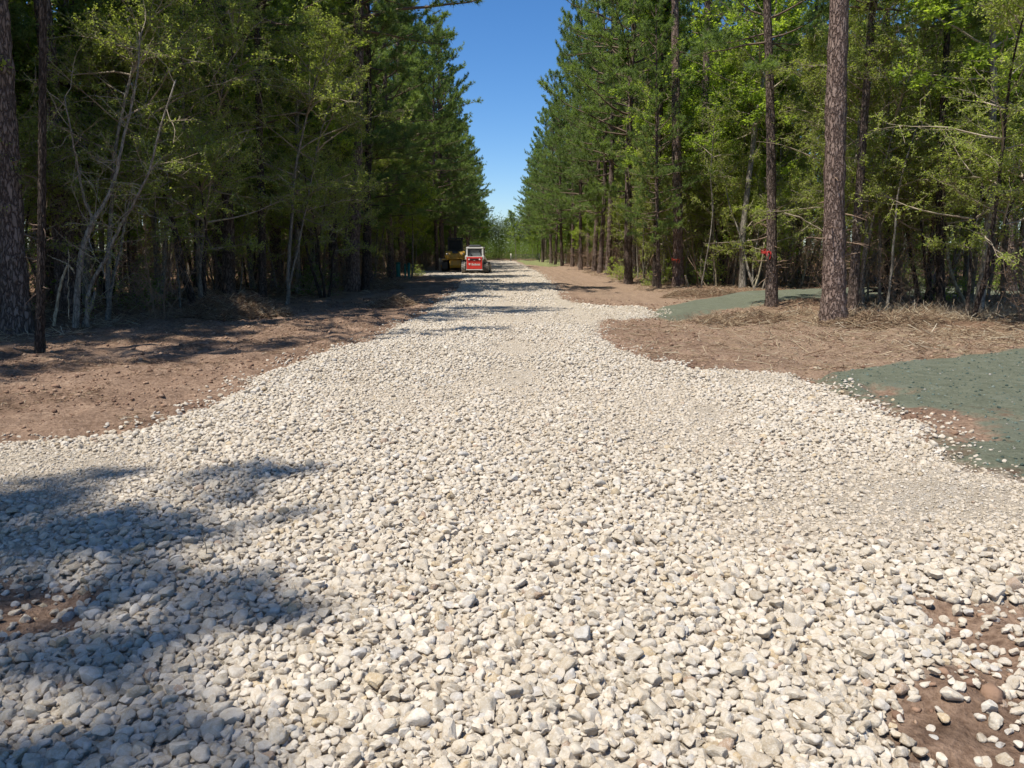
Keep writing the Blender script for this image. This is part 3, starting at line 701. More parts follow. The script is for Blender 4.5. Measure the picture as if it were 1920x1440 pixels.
def zone(y):
    for lim, s in ((18, 'before the first straw heap'), (24, 'level with the straw heaps'), (31, 'level with the grey green strip'), (40, 'just past the taped pines'), (50, 'short of the parked machines'), (60, 'level with the parked machines'),
                   (75, 'just beyond the parked machines'), (95, 'halfway to the gate'), (118, 'short of the distant gate'), (400, 'beyond the distant gate')):
        if y < lim: return s
SEEN = {}
ORD = 'first second third fourth fifth sixth seventh eighth ninth tenth eleventh twelfth'.split()
def fill_label(desc, side, row, y, front):
    """front row: counted along the verge within its stretch of road; deeper rows cannot be told apart"""
    if front:
        k = (desc, side, zone(y)); SEEN[k] = SEEN.get(k, 0) + 1
        return f'{ORD[min(SEEN[k], 12) - 1]} {desc} along the {side} verge {zone(y)}', None
    return f'{desc} deep in the {side} woods {zone(y)}', f'{desc}s deep in the {side} woods {zone(y)}'

SHIFT = 0
PINE_ROWS = ((0, 5.2), (2.6, 4.6), (5.4, 4.6), (8.8, 5.0), (13, 6.0), (18.5, 7.5), (25, 9.5))
for side in ('left', 'right'):
    sg = -1 if side == 'left' else 1
    for row, (off, sp_) in enumerate(PINE_ROWS):
        y = (16 if row < 2 else 9) + rsW.rand() * 3
        while y < (168 if row < 2 else 120 if row < 4 else 75):
            e = (edge_l(y) if sg < 0 else edge_r(y)); x = float(e) + sg * (off + rsW.uniform(-.7, .9) - (.8 if row == 0 and y > 36 else 0)); yy = y
            y += sp_ * rsW.uniform(.7, 1.35) * (1 + max(0, y - 60) / 120)
            if sg > 0 and yy < 31 and x < 14: continue
            if not in_view(x, yy) or not clear_of(x, yy) or blocked(x, yy): continue
            low = row == 0 and yy > (31 if sg < 0 else 38) or row in (1, 2) and rsW.rand() < .45
            pr = (PINE_E if low else PINE_T); k = rsW.randint(len(pr)); big = rsW.uniform(.8, 1.12)
            d = ('low-branched pine' if low else 'dark slender pine' if (not low and k == 3) else 'tall bare-trunked pine')
            lb, gp_ = fill_label(d, side, row, yy, row == 0)
            plant('pine', pr[k], x, yy, lb, gp_, s=big, sz=rsW.uniform(1.15, 1.38) if (sg > 0 and row < 2 and 38 < yy < 75 and rsW.rand() < .5) else rsW.uniform(.74, 1.16)); TAKEN.append((x, yy))
    for row, (off, sp_) in enumerate(((.3, 3.8), (2.4, 3.2), (5.0, 3.6), (8.5, 4.4), (13, 5.0), (18, 6.0))):
        y = 15 + rsW.rand() * 3
        while y < (165 if row < 2 else 90):
            e = (edge_l(y) if sg < 0 else edge_r(y)); x = float(e) + sg * (off + rsW.uniform(-.5, 1.1)); yy = y
            y += sp_ * rsW.uniform(.7, 1.4) * (1 + max(0, y - 60) / 110)
            if sg > 0 and yy < 31 and x < 10: continue
            if sg > 0 and row == 0 and yy < 33: continue
            if not in_view(x, yy) or not clear_of(x, yy, .8) or blocked(x, yy): continue
            k = rsW.choice([1, 3]) if (row == 0 and yy > 40) else rsW.randint(len(BROAD)); d = ('light green tree', 'small light green tree', 'tall mid green tree', 'small mid green tree', 'tall light green tree')[k]
            lb, gp_ = fill_label(d, side, row, yy, row == 0)
            plant('broad', BROAD[k], x, yy, lb, gp_, s=rsW.uniform(.5, .85) if (row == 0 and yy > 40) else rsW.uniform(.8, 1.15)); TAKEN.append((x, yy))
    # fine-leaved understorey, mostly near the camera
    for row, (off, sp_) in enumerate(((.5, 2.7), (2.6, 2.6), (5.4, 3.2), (9, 4.0))):
        y = 16 + rsW.rand() * 2
        while y < (60 if row < 2 else 45):
            e = (edge_l(y) if sg < 0 else edge_r(y)); x = float(e) + sg * (off + rsW.uniform(-.3, 1.0)); yy = y; y += sp_ * rsW.uniform(.7, 1.35)
            if sg > 0 and yy < 31 and x < 9.3: continue
            if not in_view(x, yy) or not clear_of(x, yy, .7) or blocked(x, yy): continue
            k = rsW.randint(len(YAUP)); d = ('olive small-leaved tree', 'tall olive small-leaved tree', 'low olive small-leaved tree')[k]
            lb, gp_ = fill_label(d, side, row, yy, row == 0)
            plant('yaupon', YAUP[k], x, yy, lb, gp_, s=rsW.uniform(.85, 1.2)); TAKEN.append((x, yy))
    for row, (off, sp_) in enumerate(((.2, 3.4), (1.8, 3.0), (4.2, 3.6), (7.5, 4.4))):
        y = 15 + rsW.rand() * 2
        while y < (120 if row < 2 else 55):
            e = (edge_l(y) if sg < 0 else edge_r(y)); x = float(e) + sg * (off + rsW.uniform(-.3, 1.0)); yy = y; y += sp_ * rsW.uniform(.6, 1.4)
            if sg > 0 and yy < 31 and x < 9.0: continue
            if not in_view(x, yy) or not clear_of(x, yy, .5) or blocked(x, yy): continue
            if rsW.rand() < .5:
                k = rsW.randint(len(SAPL)); d = ('thin leafy sapling', 'slender light green sapling', 'bare dark sapling')[k]; lb, gp_ = fill_label(d, side, row, yy, row == 0)
                plant('sapling', SAPL[k], x, yy, lb, gp_, s=rsW.uniform(.8, 1.2))
            else:
                k = rsW.randint(len(DEAD) - (yy < 30)); d = ('dead brown shrub', 'low dead brown shrub', 'tall dead brown shrub')[k]; lb, gp_ = fill_label(d, side, row, yy, row == 0)
                plant('dead', DEAD[k], x, yy, lb, gp_, s=rsW.uniform(.6, .95) if yy < 30 else rsW.uniform(.8, 1.2))

# slim bare stems crowding the brush on the right
STEM = [broad(701, 9, .042, 5.5, 1.2, 14, 8, .07, 'leaf_bright', 'grey_bark', .07, .4, .03, 1, .035, 4, 3), broad(702, 7.5, .034, 4.6, 1.0, 12, 8, .06, 'leaf_mid', 'grey_bark', .12, .4, .03, 1, .05, 4, 3)]
for i in range(30):
    if i < 20: x, y = rsW.uniform(7.6, 19), rsW.uniform(30.6, 33.5)
    elif i < 26: x, y = rsW.uniform(9, 14.5), rsW.uniform(18.6, 21)
    else: x, y = float(edge_r(36)) + rsW.uniform(-.3, .8), rsW.uniform(34, 44)
    if blocked(x, y) or not clear_of(x, y, .35): continue
    plant('sapling', STEM[i % 2], x, y, 'slim bare grey stem among the brush of the right-hand woods', 'slim bare stems in the brush on the right', s=rsW.uniform(.85, 1.25)); TAKEN.append((x, y))

# what lies deeper in the woods, one unbroken mass
def deep_woods():
    rs = np.random.RandomState(55); acc = Acc(); C = []; B = []
    def trunk_at(x, y, h, r): tube(acc, [(x, y, -.2), (x + .1, y, h * .5), (x + rs.randn() * .3, y + rs.randn() * .3, h)], [r, r * .8, r * .4], 6, 0)
    def mass(n, fx, fy, h0, h1, per, sig):
        for _ in range(n):
            x, y = fx(), fy(); c = np.array([x, y, h0 + (h1 - h0) * rs.rand() ** 1.1])
            C.append(c + rs.randn(per, 3) * np.array([sig, sig, sig * .7]))
    for sg, e in ((-1, edge_l), (1, edge_r)):
        for k in range(230):
            y = rs.uniform(8, 150); x = float(e(y)) + sg * rs.uniform(20 if y < 75 else 10, 46); 
            if abs(x) > .72 * y + 6: continue
            trunk_at(x, y, rs.uniform(9, 16), rs.uniform(.06, .2))
        for h0, h1, n in ((.2, 4.5, 560), (3.5, 13, 900)):
            for _ in range(n):
                y = rs.uniform(12, 155); d = (23 if y < 80 else 12) + rs.rand() * 16; x = float(e(y)) + sg * d
                if abs(x) > .74 * y + 5: continue
                c = np.array([x, y, rs.uniform(h0, h1)]); C.append(c + rs.randn(110, 3) * np.array([1.1, 1.1, .75]))
    for _ in range(900):
        x = rs.uniform(-30, 26); y = rs.uniform(150, 182); C.append(np.array([x, y, rs.rand() ** 1.1 * (7.5 + .2 * abs(x + 2))]) + rs.randn(190, 3) * np.array([1.3, 1.2, .8]))
    for _ in range(60): trunk_at(rs.uniform(-30, 28), rs.uniform(152, 185), rs.uniform(4, 6.5), rs.uniform(.08, .16))
    P = np.concatenate(C); P = P[P[:, 2] > .05]; leaves(acc, P, .27, rs, 1, .35, .6)
    o = obj('deep_woods', acc.mesh('deep_woods', [M['dark_bark'], M['leaf_far']], False)); tag(o, 'dense green woods far behind the trees along the road', None, None, 'stuff')
deep_woods()

def undergrowth():
    rs = np.random.RandomState(66); acc = Acc(); C = []; D = []
    n = 9000; x = rs.uniform(-34, 34, n); y = 13 + 115 * rs.rand(n) ** 1.6; g, gr, fo, ga = masks(x, y)
    k = (fo > 1.2) & ~((x > 0) & (y < 24.5)) & (gr < -.3) & (g < -1) & (np.abs(x) < .72 * y + 3) & ~((y < 31) & (x > 0) & (fo < 3)); x, y, fo = x[k], y[k], fo[k]; z = zf(x, y)
    for i in range(len(x)):
        h = rs.uniform(.3, 1.0) + min(fo[i], 8) * .14
        if i % 3 == 0: (C if rs.rand() < .6 else D).append(np.array([x[i], y[i], z[i] + h * .5]) + rs.randn(46, 3) * np.array([.4, .4, h * .3]))
        for q in range(2):
            P = grow((x[i] + rs.randn() * .3, y[i] + rs.randn() * .3, z[i] - .05), (rs.randn() * .3, rs.randn() * .3, 1), rs.uniform(.6, 3.6), 5, .13, 0, rs)
            tube(acc, P, np.linspace(rs.uniform(.006, .02), .003, 5), 3, rs.randint(0, 2))
    for _ in range(420):
        xx = rs.uniform(-11, 11); yy = rs.uniform(128, 150)
        if yy < 134 and abs(xx) < 3: continue
        C.append(np.array([xx, yy, rs.rand() * 3.6]) + rs.randn(240, 3) * np.array([.9, .9, .55]))
    for Q, m in ((C, 2), (D, 3)):
        Q = np.concatenate(Q); leaves(acc, Q[Q[:, 2] > .05], .10, rs, m, .3)
    o = obj('undergrowth', acc.mesh('undergrowth', [M['twig_dead'], M['twig_dark'], M['leaf_mid'], M['leaf_dead']], False)); tag(o, 'tangled brushy undergrowth between the trunks', None, None, 'stuff')
undergrowth()

# the end of the avenue, where the road bends away
for i in range(34):
    x = rsW.uniform(-13, 12); y = rsW.uniform(133, 165)
    if not clear_of(x, y, 1.2): continue
    k = rsW.randint(5); TAKEN.append((x, y))
    if abs(x + 1.2) < 5.5:
        plant('broad', BROAD[k], x, y, 'light green tree closing the end of the road behind the gate', 'trees closing the end of the road', s=rsW.uniform(.6, .85))
    else:
        plant('pine', PINE_E[k % 3], x, y, 'low-branched pine closing the end of the road behind the gate', 'pines closing the end of the road', s=rsW.uniform(.6, .85), sz=rsW.uniform(.55, .8))

for i, (px, py, s, lb) in enumerate([(1322, 538, 1.0, 'bright green bush beside the curved pale sapling'), (1300, 534, .8, 'small green bush hard behind the orange-taped pine'), 
        (786, 517, .5, 'green bush between the teal posts and the yellow machine'), (610, 553, 1.0, 'green bush between the dark trunks at the shaded corner'), (1215, 535, .8, 'low green bush behind the slim grey stem'),
        (1690, 560, .8, 'green bush at the black stump'), (1880, 552, 1.0, 'green bush behind the forked yellowish sapling'), (1020, 487, 1.0, 'round green bush at the far grass patch'), (1175, 524, .8, 'small bush among the dark right trunks'),
        (245, 585, .9, 'leafy bush right of the forked pale small tree'), (1740, 575, .7, 'low bush between stump and bent sapling')]):
    x, y = gp(px, py); plant('bush', BUSH[i % 2], x, y, lb, s=s * 1.2)

# off to the left of the camera: trees whose shade falls across the gravel
for (x, y, k, s, lb) in [(-10.4, -1.1, 'T0', 1.0, 'pine standing left of the camera beside the side track'), (-10.0, -3.0, 'T1', 1.0, 'pine standing behind and left of the camera'), (-9.0, -4.4, 'T3', 1.0, 'dark slim pine behind the camera on the left'),
                      (-12.6, -.9, 'B2', .9, 'tall broadleaf tree left of the side track'), (-7.7, 1.9, 'B2', .85, 'broadleaf tree beside the near left side track'), (-6.5, -.9, 'B3', 1.2, 'broadleaf tree close to the left of the camera'), (-13.4, 10.0, 'T2', 1.0, 'bare-trunked pine beyond the frame past the side track'), (-12.6, 8.0, 'T3', 1.0, 'dark slim pine beyond the frame past the side track'), (-12.4, -3.4, 'T2', .9, 'slim pine farther left of the camera'), (-13.0, 12.6, 'E0', .9, 'low-branched pine just out of frame by the thickest left pine'), (-14.6, 14.8, 'E1', .9, 'tall low-branched pine out of frame left'),
                      (-16.4, 12.2, 'E2', 1.0, 'low-branched pine farther left beyond the frame'), (-13.2, 15.6, 'B2', 1.1, 'broadleaf tree at the left edge of the woods'), (-17.6, 15.4, 'E0', 1.0, 'low-branched pine deep left beyond the frame'), (-15.2, 17.8, 'E2', 1.0, 'low-branched pine behind the left edge of the woods'),
                      (-12.2, 14.2, 'B4', 1.0, 'tall broadleaf tree out of frame beside the thickest left pine'), (-18.0, 9.5, 'E1', 1.0, 'low-branched pine beyond the side track'), (-9.4, 25.4, 'E0', 1.0, 'low-branched pine behind the straw heaps'), (-12.4, 22.2, 'E2', 1.1, 'low-branched pine behind the olive trees on the left')]:
    pr = {'T': PINE_T, 'E': PINE_E, 'B': BROAD}[k[0]][int(k[1])]; plant('pine' if k[0] in 'TE' else 'broad', pr, x, y, lb, s=s, rot=(x * 7.3 + y * 3.1) % 6.28)

# ---------------------------------------------------------------- debris on the ground
def litter():
    rs = np.random.RandomState(9); acc = Acc(); N = 0
    def sticks(x, y, L, r, up, cols, z0=0.0):
        n = len(x); a = rs.rand(n) * 6.283; e = rs.randn(n) * up
        d = np.stack([np.cos(a) * np.cos(e), np.sin(a) * np.cos(e), np.sin(e)], 1)
        c = np.stack([x, y, zf(x, y) + z0 + .01 + np.abs(np.sin(e)) * L * .5], 1)
        b = nrm(np.cross(d, [0, 0, 1.])); t = np.cross(b, d); bend = rs.randn(n)[:, None] * .08 * L[:, None] * b
        ring = []
        for q, s in ((-.5, 1), (0, 1), (.5, .6)):
            cc = c + d * (q * L)[:, None] + (bend if q == 0 else 0)
            for k in range(3):
                an = k * 2.094; ring.append(cc + (math.cos(an) * b + math.sin(an) * t) * (r * s)[:, None])
        V = np.stack(ring, 1).reshape(-1, 3); base = (np.arange(n) * 9)[:, None, None]
        Fq = np.array([[i * 3 + k, i * 3 + (k + 1) % 3, i * 3 + 3 + (k + 1) % 3, i * 3 + 3 + k] for i in (0, 1) for k in range(3)])
        acc.add(V, (Fq[None] + base).reshape(-1, 4), 0, np.repeat(cols, 9, 0))
    pal = np.array([(.25, .17, .105), (.36, .265, .165), (.18, .11, .07), (.45, .36, .24), (.12, .075, .05), (.52, .45, .33)])
    def col(n, w): return pal[rs.choice(6, n, p=w)] * rs.uniform(.8, 1.15, (n, 1))
    W1 = [.28, .28, .14, .16, .08, .06]; W2 = [.16, .3, .06, .28, .04, .16]
    def area(x0, x1, y0, y1, n, cond, L, r, up, w, z0=0):
        x = rs.uniform(x0, x1, n); y = rs.uniform(y0, y1, n); g, gr, fo, ga = masks(x, y)
        k = cond(x, y, g, gr, fo) & (np.abs(x) < .72 * y + 1); x, y = x[k], y[k]; m = len(x)
        sticks(x, y, rs.uniform(L[0], L[1], m), rs.uniform(r[0], r[1], m), up, col(m, w), z0)
    off = lambda x, y, g, gr, fo: (g < -.15) & (gr < -.05)
    clump = lambda x, y, k=.05: fbm(x / .9, y / .9, 91, 3) > k
    # right bank between the two grey green patches
    bank = lambda x, y, g, gr, fo: off(x, y, g, gr, fo) & (y < 19.5) & (y > 9.6) & (rs.rand(len(x)) < .2 + .8 * sstep(1.0, 7.0, x - 2.0 - (18 - y) * .1)) & (rs.rand(len(x)) < .45 + clump(x, y))
    area(2, 16, 9.6, 19.5, 60000, bank, (.04, .22), (.002, .005), .25, W1)
    area(2, 16, 10.5, 19.5, 2600, bank, (.15, .5), (.004, .009), .2, W2)
    hump = lambda x, y, g, gr, fo: off(x, y, g, gr, fo) & (clump(x, y, 0))
    area(7, 15, 16.0, 19.5, 9000, hump, (.1, .4), (.002, .006), .5, W2, .04)
    # forest edges both sides
    area(-20, 20, 11, 62, 60000, lambda x, y, g, gr, fo: off(x, y, g, gr, fo) & (fo > -1.0) & (fo < 9), (.06, .35), (.003, .008), .3, W1)
    area(-13, -3, 10, 24, 9000, lambda x, y, g, gr, fo: off(x, y, g, gr, fo) & (fo > -1.6) & (x < 0) & clump(x, y, -.03), (.06, .4), (.003, .007), .35, W2)
    area(-12, -2, 6, 18, 26000, lambda x, y, g, gr, fo: off(x, y, g, gr, fo) & clump(x, y, .02), (.015, .09), (.002, .004), .2, [.4, .1, .3, .04, .15, .01])
    area(-9, 9, 4, 40, 9000, lambda x, y, g, gr, fo: off(x, y, g, gr, fo) & clump(x, y, .1), (.02, .12), (.002, .004), .2, W1)
    t = NT('straw', .85, .15); t.base(t.attr('tint', 'Color'))
    M['straw'] = t.m
    tag(obj('straw_litter', acc.mesh('straw_litter', [t.m])), 'scattered brown straw and chipped twigs on the bare soil', None, None, 'stuff')
    # heaps of torn straw: each one a thing
    def heap(px, py, w, h, n, label, dy=0.8):
        nonlocal acc
        X, Y = gp(px, py); acc = Acc()
        a = rs.rand(n) * 6.28; q = np.sqrt(rs.rand(n)); x = X + np.cos(a) * q * w; y = Y + np.sin(a) * q * dy
        hh = h * (1 - q ** 2) * (.75 + 1.3 * fbm(x / .45, y / .45, 5, 2)); m = n
        c0 = len(acc.V)
        sticks(x, y, rs.uniform(.08, .34, m), rs.uniform(.003, .007, m), .28, col(m, [.34, .24, .18, .10, .12, .02]))
        V = acc.V[-1].reshape(-1, 9, 3); V[:, :, 2] += hh[:, None]; acc.V[-1] = V.reshape(-1, 3).astype(np.float32)
        G = np.linspace(-1, 1, 17); gx, gy = np.meshgrid(G, G); gx, gy = gx.ravel(), gy.ravel(); rr = np.clip(np.sqrt(gx ** 2 + gy ** 2), 0, 1)
        zz = zf(X + gx * w, Y + gy * dy) + (h * .8 * (1 - rr ** 2) * (.75 + 1.3 * fbm((X + gx * w) / .45, (Y + gy * dy) / .45, 5, 2)) - .06)
        i = (np.arange(16)[:, None] * 17 + np.arange(16)).ravel()
        acc.add(np.stack([X + gx * w, Y + gy * dy, zz], 1), np.stack([i, i + 1, i + 18, i + 17], 1), 0, (.20, .12, .075))
        tag(obj('straw_heap', acc.mesh('straw_heap', [M['straw']])), label, 'straw heap')
    heap(440, 594, 1.35, .50, 6500, 'larger sunlit heap of torn straw nearest the road on the left verge')
    heap(372, 566, 1.3, .42, 4200, 'smaller straw heap behind the larger one, at the thin pale sapling')
    heap(718, 541, .9, .28, 1200, 'low straw heap in the shade before the teal marker posts')
    heap(735, 574, .7, .22, 900, 'dark straw heap in the shade nearest the gravel edge')
    heap(1385, 600, 1.1, .16, 1500, 'low heap of dark roots and straw below the red-taped pine')
    heap(1640, 612, 1.4, .22, 2800, 'pale straw heap right of the thickest right pine')
    heap(1310, 556, 1.3, .22, 1600, 'reddish straw heap below the orange-taped pine')
litter()

def clods():
    rs = np.random.RandomState(21); acc = Acc()
    x = rs.uniform(-12, 14, 90000); y = rs.uniform(2.4, 26, 90000); g, gr, fo, ga = masks(x, y)
    k = (g < -.03) & (gr < -.05) & (np.abs(x) < .72 * y + 1) & (fbm(x / .8, y / .8, 33, 3) > .0 + .12 * rs.randn(len(x))); x, y = x[k], y[k]; n = len(x)
    s = np.clip(rs.lognormal(-4.15, .55, n), .007, .06)
    pal = np.array([(.26, .165, .11), (.18, .11, .075), (.33, .225, .155)]); c = pal[rs.randint(0, 3, n)] * rs.uniform(.8, 1.1, (n, 1))
    scatter_rocks(acc, x, y, zf(x, y) + s * .2, s, c, 1, 8, 77)
    t = NT('clay', .95, .1); P = t.coord(1); t.base(t.attr('tint', 'Color')); t.normal(t.bump(t.noise(P, 60, 4), .6, .01))
    tag(obj('dirt_clods', acc.mesh('dirt_clods', [t.m])), 'small crumbled clods of red brown soil', None, None, 'stuff')
    # crumbs of mulch over the grey green patches
    acc = Acc(); x = rs.uniform(3, 16, 16000); y = rs.uniform(3.5, 13, 16000); g, gr, fo, ga = masks(x, y)
    k = (gr > 0) & (np.abs(x) < .72 * y + 1); x, y = x[k], y[k]; n = len(x); s = np.clip(rs.lognormal(-4.6, .5, n), .005, .03)
    pal = np.array([(.05, .07, .058), (.11, .145, .12), (.16, .19, .16), (.30, .28, .24)]); c = pal[rs.choice(4, n, p=[.4, .36, .2, .04])]
    scatter_rocks(acc, x, y, zf(x, y) + s * .1, s, c, 1, 6, 78)
    tag(obj('mulch_crumbs', acc.mesh('mulch_crumbs', [t.m])), 'fine grey green crumbs of sprayed mulch', None, None, 'stuff')
clods()

# black stump
def stump():
    x, y = dp(1672, 560, 24)[:2]; acc = Acc(); rs = np.random.RandomState(8)
    P = np.array([(0, 0, -.1), (.02, 0, .2), (.0, .03, .5), (.04, 0, .72)]); tube(acc, P, [.42, .30, .26, .2], 14, 0, rough=.3, cap=True)
    for k in range(9):
        a = rs.rand() * 6.28; tube(acc, grow((.2 * math.cos(a), .2 * math.sin(a), .25), (math.cos(a), math.sin(a), -.3 + rs.rand()), .7, 5, .25, -.05, rs), [.07, .05, .04, .03, .015], 5, 0)
    o = obj('stump', acc.mesh('stump', [M['dark_bark']]), None, (x, y, float(zf(x, y)[0]))); tag(o, 'black uprooted stump with splayed roots at the leaning dark trunk', 'stump')
stump()
def dry_stem():
    x, y = gp(388, 1068); a = Acc(); tube(a, [(0, 0, -.02), (.005, 0, .06), (-.004, .0, .11), (-.012, 0, .15)], [.0032, .003, .0024, .001], 5); tube(a, [(-.004, 0, .11), (.014, .004, .14), (.02, .004, .13)], [.0022, .0018, .001], 4)
    tag(obj('dry_stem', a.mesh('dry_stem', [M['twig_pale']]), None, (x, y, float(zf(x, y)[0]) + .02)), 'single thin dry stem sticking out of the shaded gravel', 'stem')
dry_stem()

# flagging tape tied round two pines
M['tape_orange'] = simple('tape_orange', (.80, .11, .055), .45, .4); M['tape_red'] = simple('tape_red', (.48, .035, .03), .45, .4)
def tape(px, py, base, r, mat, label):
    x, y = gp(*base); c = dp(px, py, y); acc = Acc(); n = 28
    for i0, (dz, tw) in enumerate(((0, .03), (.035, -.02))):
        a = np.linspace(0, 2 * math.pi, n); rr = r * (1 + .04 * np.sin(5 * a)); z = dz + .05 * np.sin(a + i0) + tw
        V = np.concatenate([np.stack([rr * np.cos(a), rr * np.sin(a), z - .018], 1), np.stack([rr * np.cos(a) * 1.01, rr * np.sin(a) * 1.01, z + .018], 1), np.stack([rr * np.cos(a) * 1.03, rr * np.sin(a) * 1.03, z], 1)])
        acc.add(V, [(i, i + 1, n * 2 + i + 1, n * 2 + i) for i in range(n - 1)] + [(n * 2 + i, n * 2 + i + 1, n + i + 1, n + i) for i in range(n - 1)])
    for s, L in ((-.5, .16), (.1, .22), (-.9, .10)):
        P = grow((s * r * .8, -r * 1.12, 0), (s * .5, -.25, -1), L, 6, .22, 0, R); tube(acc, P, [.012, .016, .012, .016, .012, .008], 4)
    k0 = np.array((-.3 * r, -r * 1.15, 0)); tube(acc, [k0 - (.05, 0, 0), k0, k0 + (.05, 0, .01)], [.008, .025, .008], 6)
    tag(obj('flagging_tape', acc.mesh('flagging_tape', [mat]), None, tuple(c)), label, 'flagging tape')
tape(1271, 486, (1272, 541), .255, M['tape_orange'], 'orange flagging tape knotted round the straight pine')
tape(1440, 472, (1446, 577), .185, M['tape_red'], 'red flagging tape knotted round the dark pine')

# teal marker posts
M['teal'] = simple('teal_plastic', (.01, .17, .14), .45, .4); M['teal_cap'] = simple('teal_cap', (.006, .11, .09), .5, .4)
for i, (px, r, h, lb) in enumerate([(747, .13, .86, 'widest teal post, standing left of the other two'), (760, .06, .84, 'thin middle teal post between the other two'), (767, .085, .90, 'tallest teal post nearest the slim pale stem')]):
    x, y = gp(px, 522); o = thing('marker_post', (x, y, float(zf(x, y)[0])), lb, 'marker post', 'teal marker posts by the trees')
    a = Acc(); tube(a, [(0, 0, -.1), (0, 0, h * .5), (0, 0, h - .08)], [r, r, r], 12, cap=True); tube(a, [(0, 0, .0), (0, 0, .05)], [r * 1.25, r * 1.2], 12, cap=True); obj('post', a.mesh('post', [M['teal']]), o)
    a = Acc(); tube(a, [(0, 0, h - .09), (0, 0, h - .03), (0, 0, h), (0, 0, h + .01)], [r * 1.12, r * 1.12, r * .9, r * .3], 12, cap=True); obj('cap', a.mesh('cap', [M['teal_cap']]), o)

# field gate and post
M['galv'] = simple('weathered_pipe', (.10, .10, .09), .6, .4, .3); M['post_wood'] = simple('post_wood', (.50, .47, .38), .85, .1)
def gate():
    Y = 121.0; x0 = dp(958, 488, Y)[0]; z = float(zf(x0, Y)[0])
    a = Acc(); tube(a, [(0, 0, -.3), (0, 0, .6), (0, 0, 1.15)], [.11, .105, .10], 10, rough=.06, cap=True)
    tag(obj('gate_post', a.mesh('gate_post', [M['post_wood']]), None, (x0, Y, z)), 'pale round wooden post at the far end of the road', 'post')
    o = thing('pipe_gate', (x0 + .2, Y, z), 'dark pipe field gate closing the track behind the grass patch', 'gate')
    a = Acc(); W = 4.1
    tube(a, [(0, 0, .12), (0, 0, 1.02), ], [.03, .03], 6); tube(a, [(W, 0, .12), (W, 0, 1.02)], [.03, .03], 6); tube(a, [(W / 2, 0, .12), (W / 2, 0, 1.02)], [.025, .025], 6); obj('gate_frame', a.mesh('gate_frame', [M['galv']]), o)
    for k in range(5):
        a = Acc(); h = .14 + k * .215; tube(a, [(0, -.02, h), (W / 2, -.02, h - .01), (W, -.02, h)], [.028] * 3, 6); obj('rail', a.mesh('rail', [M['galv']]), o)
    a = Acc(); tube(a, [(0, 0, -.3), (0, 0, 1.15)], [.08, .08], 8, cap=True); tag(obj('gate_post', a.mesh('gate_post', [M['galv']]), None, (x0 + .2 + W + .15, Y, z)), 'dark hinge post at the woods end of the pipe gate', 'post')
gate()

# ---------------------------------------------------------------- machines
def bevel(o, w=.015, seg=2):
    m = o.modifiers.new('bevel', 'BEVEL'); m.width = w; m.segments = seg; m.limit_method = 'ANGLE'; m.angle_limit = .6
    return o
def flat(name, acc, mats, parent, bv=.012):
    o = obj(name, acc.mesh(name, mats, False), parent)
    return bevel(o, bv) if bv else o

M['red'] = simple('red_paint', (.66, .04, .028), .38, .5, dirt=(.45, .04, .03)); M['white'] = simple('white_paint', (.62, .61, .57), .42, .5, dirt=(.58, .55, .48)); M['black'] = simple('black_paint', (.018, .018, .02), .5, .4)
M['rubber'] = simple('dusty_rubber', (.055, .052, .048), .85, .2, dirt=(.26, .23, .19)); M['lit_rubber'] = simple('sunlit_dusty_rubber', (.22, .205, .18), .9, .1, dirt=(.36, .33, .28)); M['grey'] = simple('dark_grey_paint', (.09, .095, .10), .5, .4)
M['yellow'] = simple('yellow_paint', (.55, .31, .025), .42, .5, dirt=(.36, .21, .05)); M['steel'] = simple('worn_steel', (.30, .25, .20), .5, .5, .4); M['lamp'] = simple('lamp_lens', (.80, .70, .66), .25, .6)
g_ = NT('cab_glass', .25, .12); g_.base((.012, .014, .016)); M['glass'] = g_.m
g_ = NT('screen_glass', .12, .5); g_.base((.17, .185, .185)); M['rear_glass'] = g_.m

def lettering(body, size, x, y, z, mat, parent, name):
    cu = bpy.data.curves.new('lettering', 'FONT'); cu.body = body; cu.size = size; cu.extrude = .004; cu.offset = .006; cu.align_x = 'CENTER'
    ob = bpy.data.objects.new('tmp', cu); COL.objects.link(ob); dg = bpy.context.evaluated_depsgraph_get(); me = bpy.data.meshes.new_from_object(ob.evaluated_get(dg)); bpy.data.objects.remove(ob)
    me.materials.clear(); me.materials.append(mat)
    o = obj(name, me, parent, (x, y, z)); o.rotation_euler = (math.pi / 2, 0, 0); return o

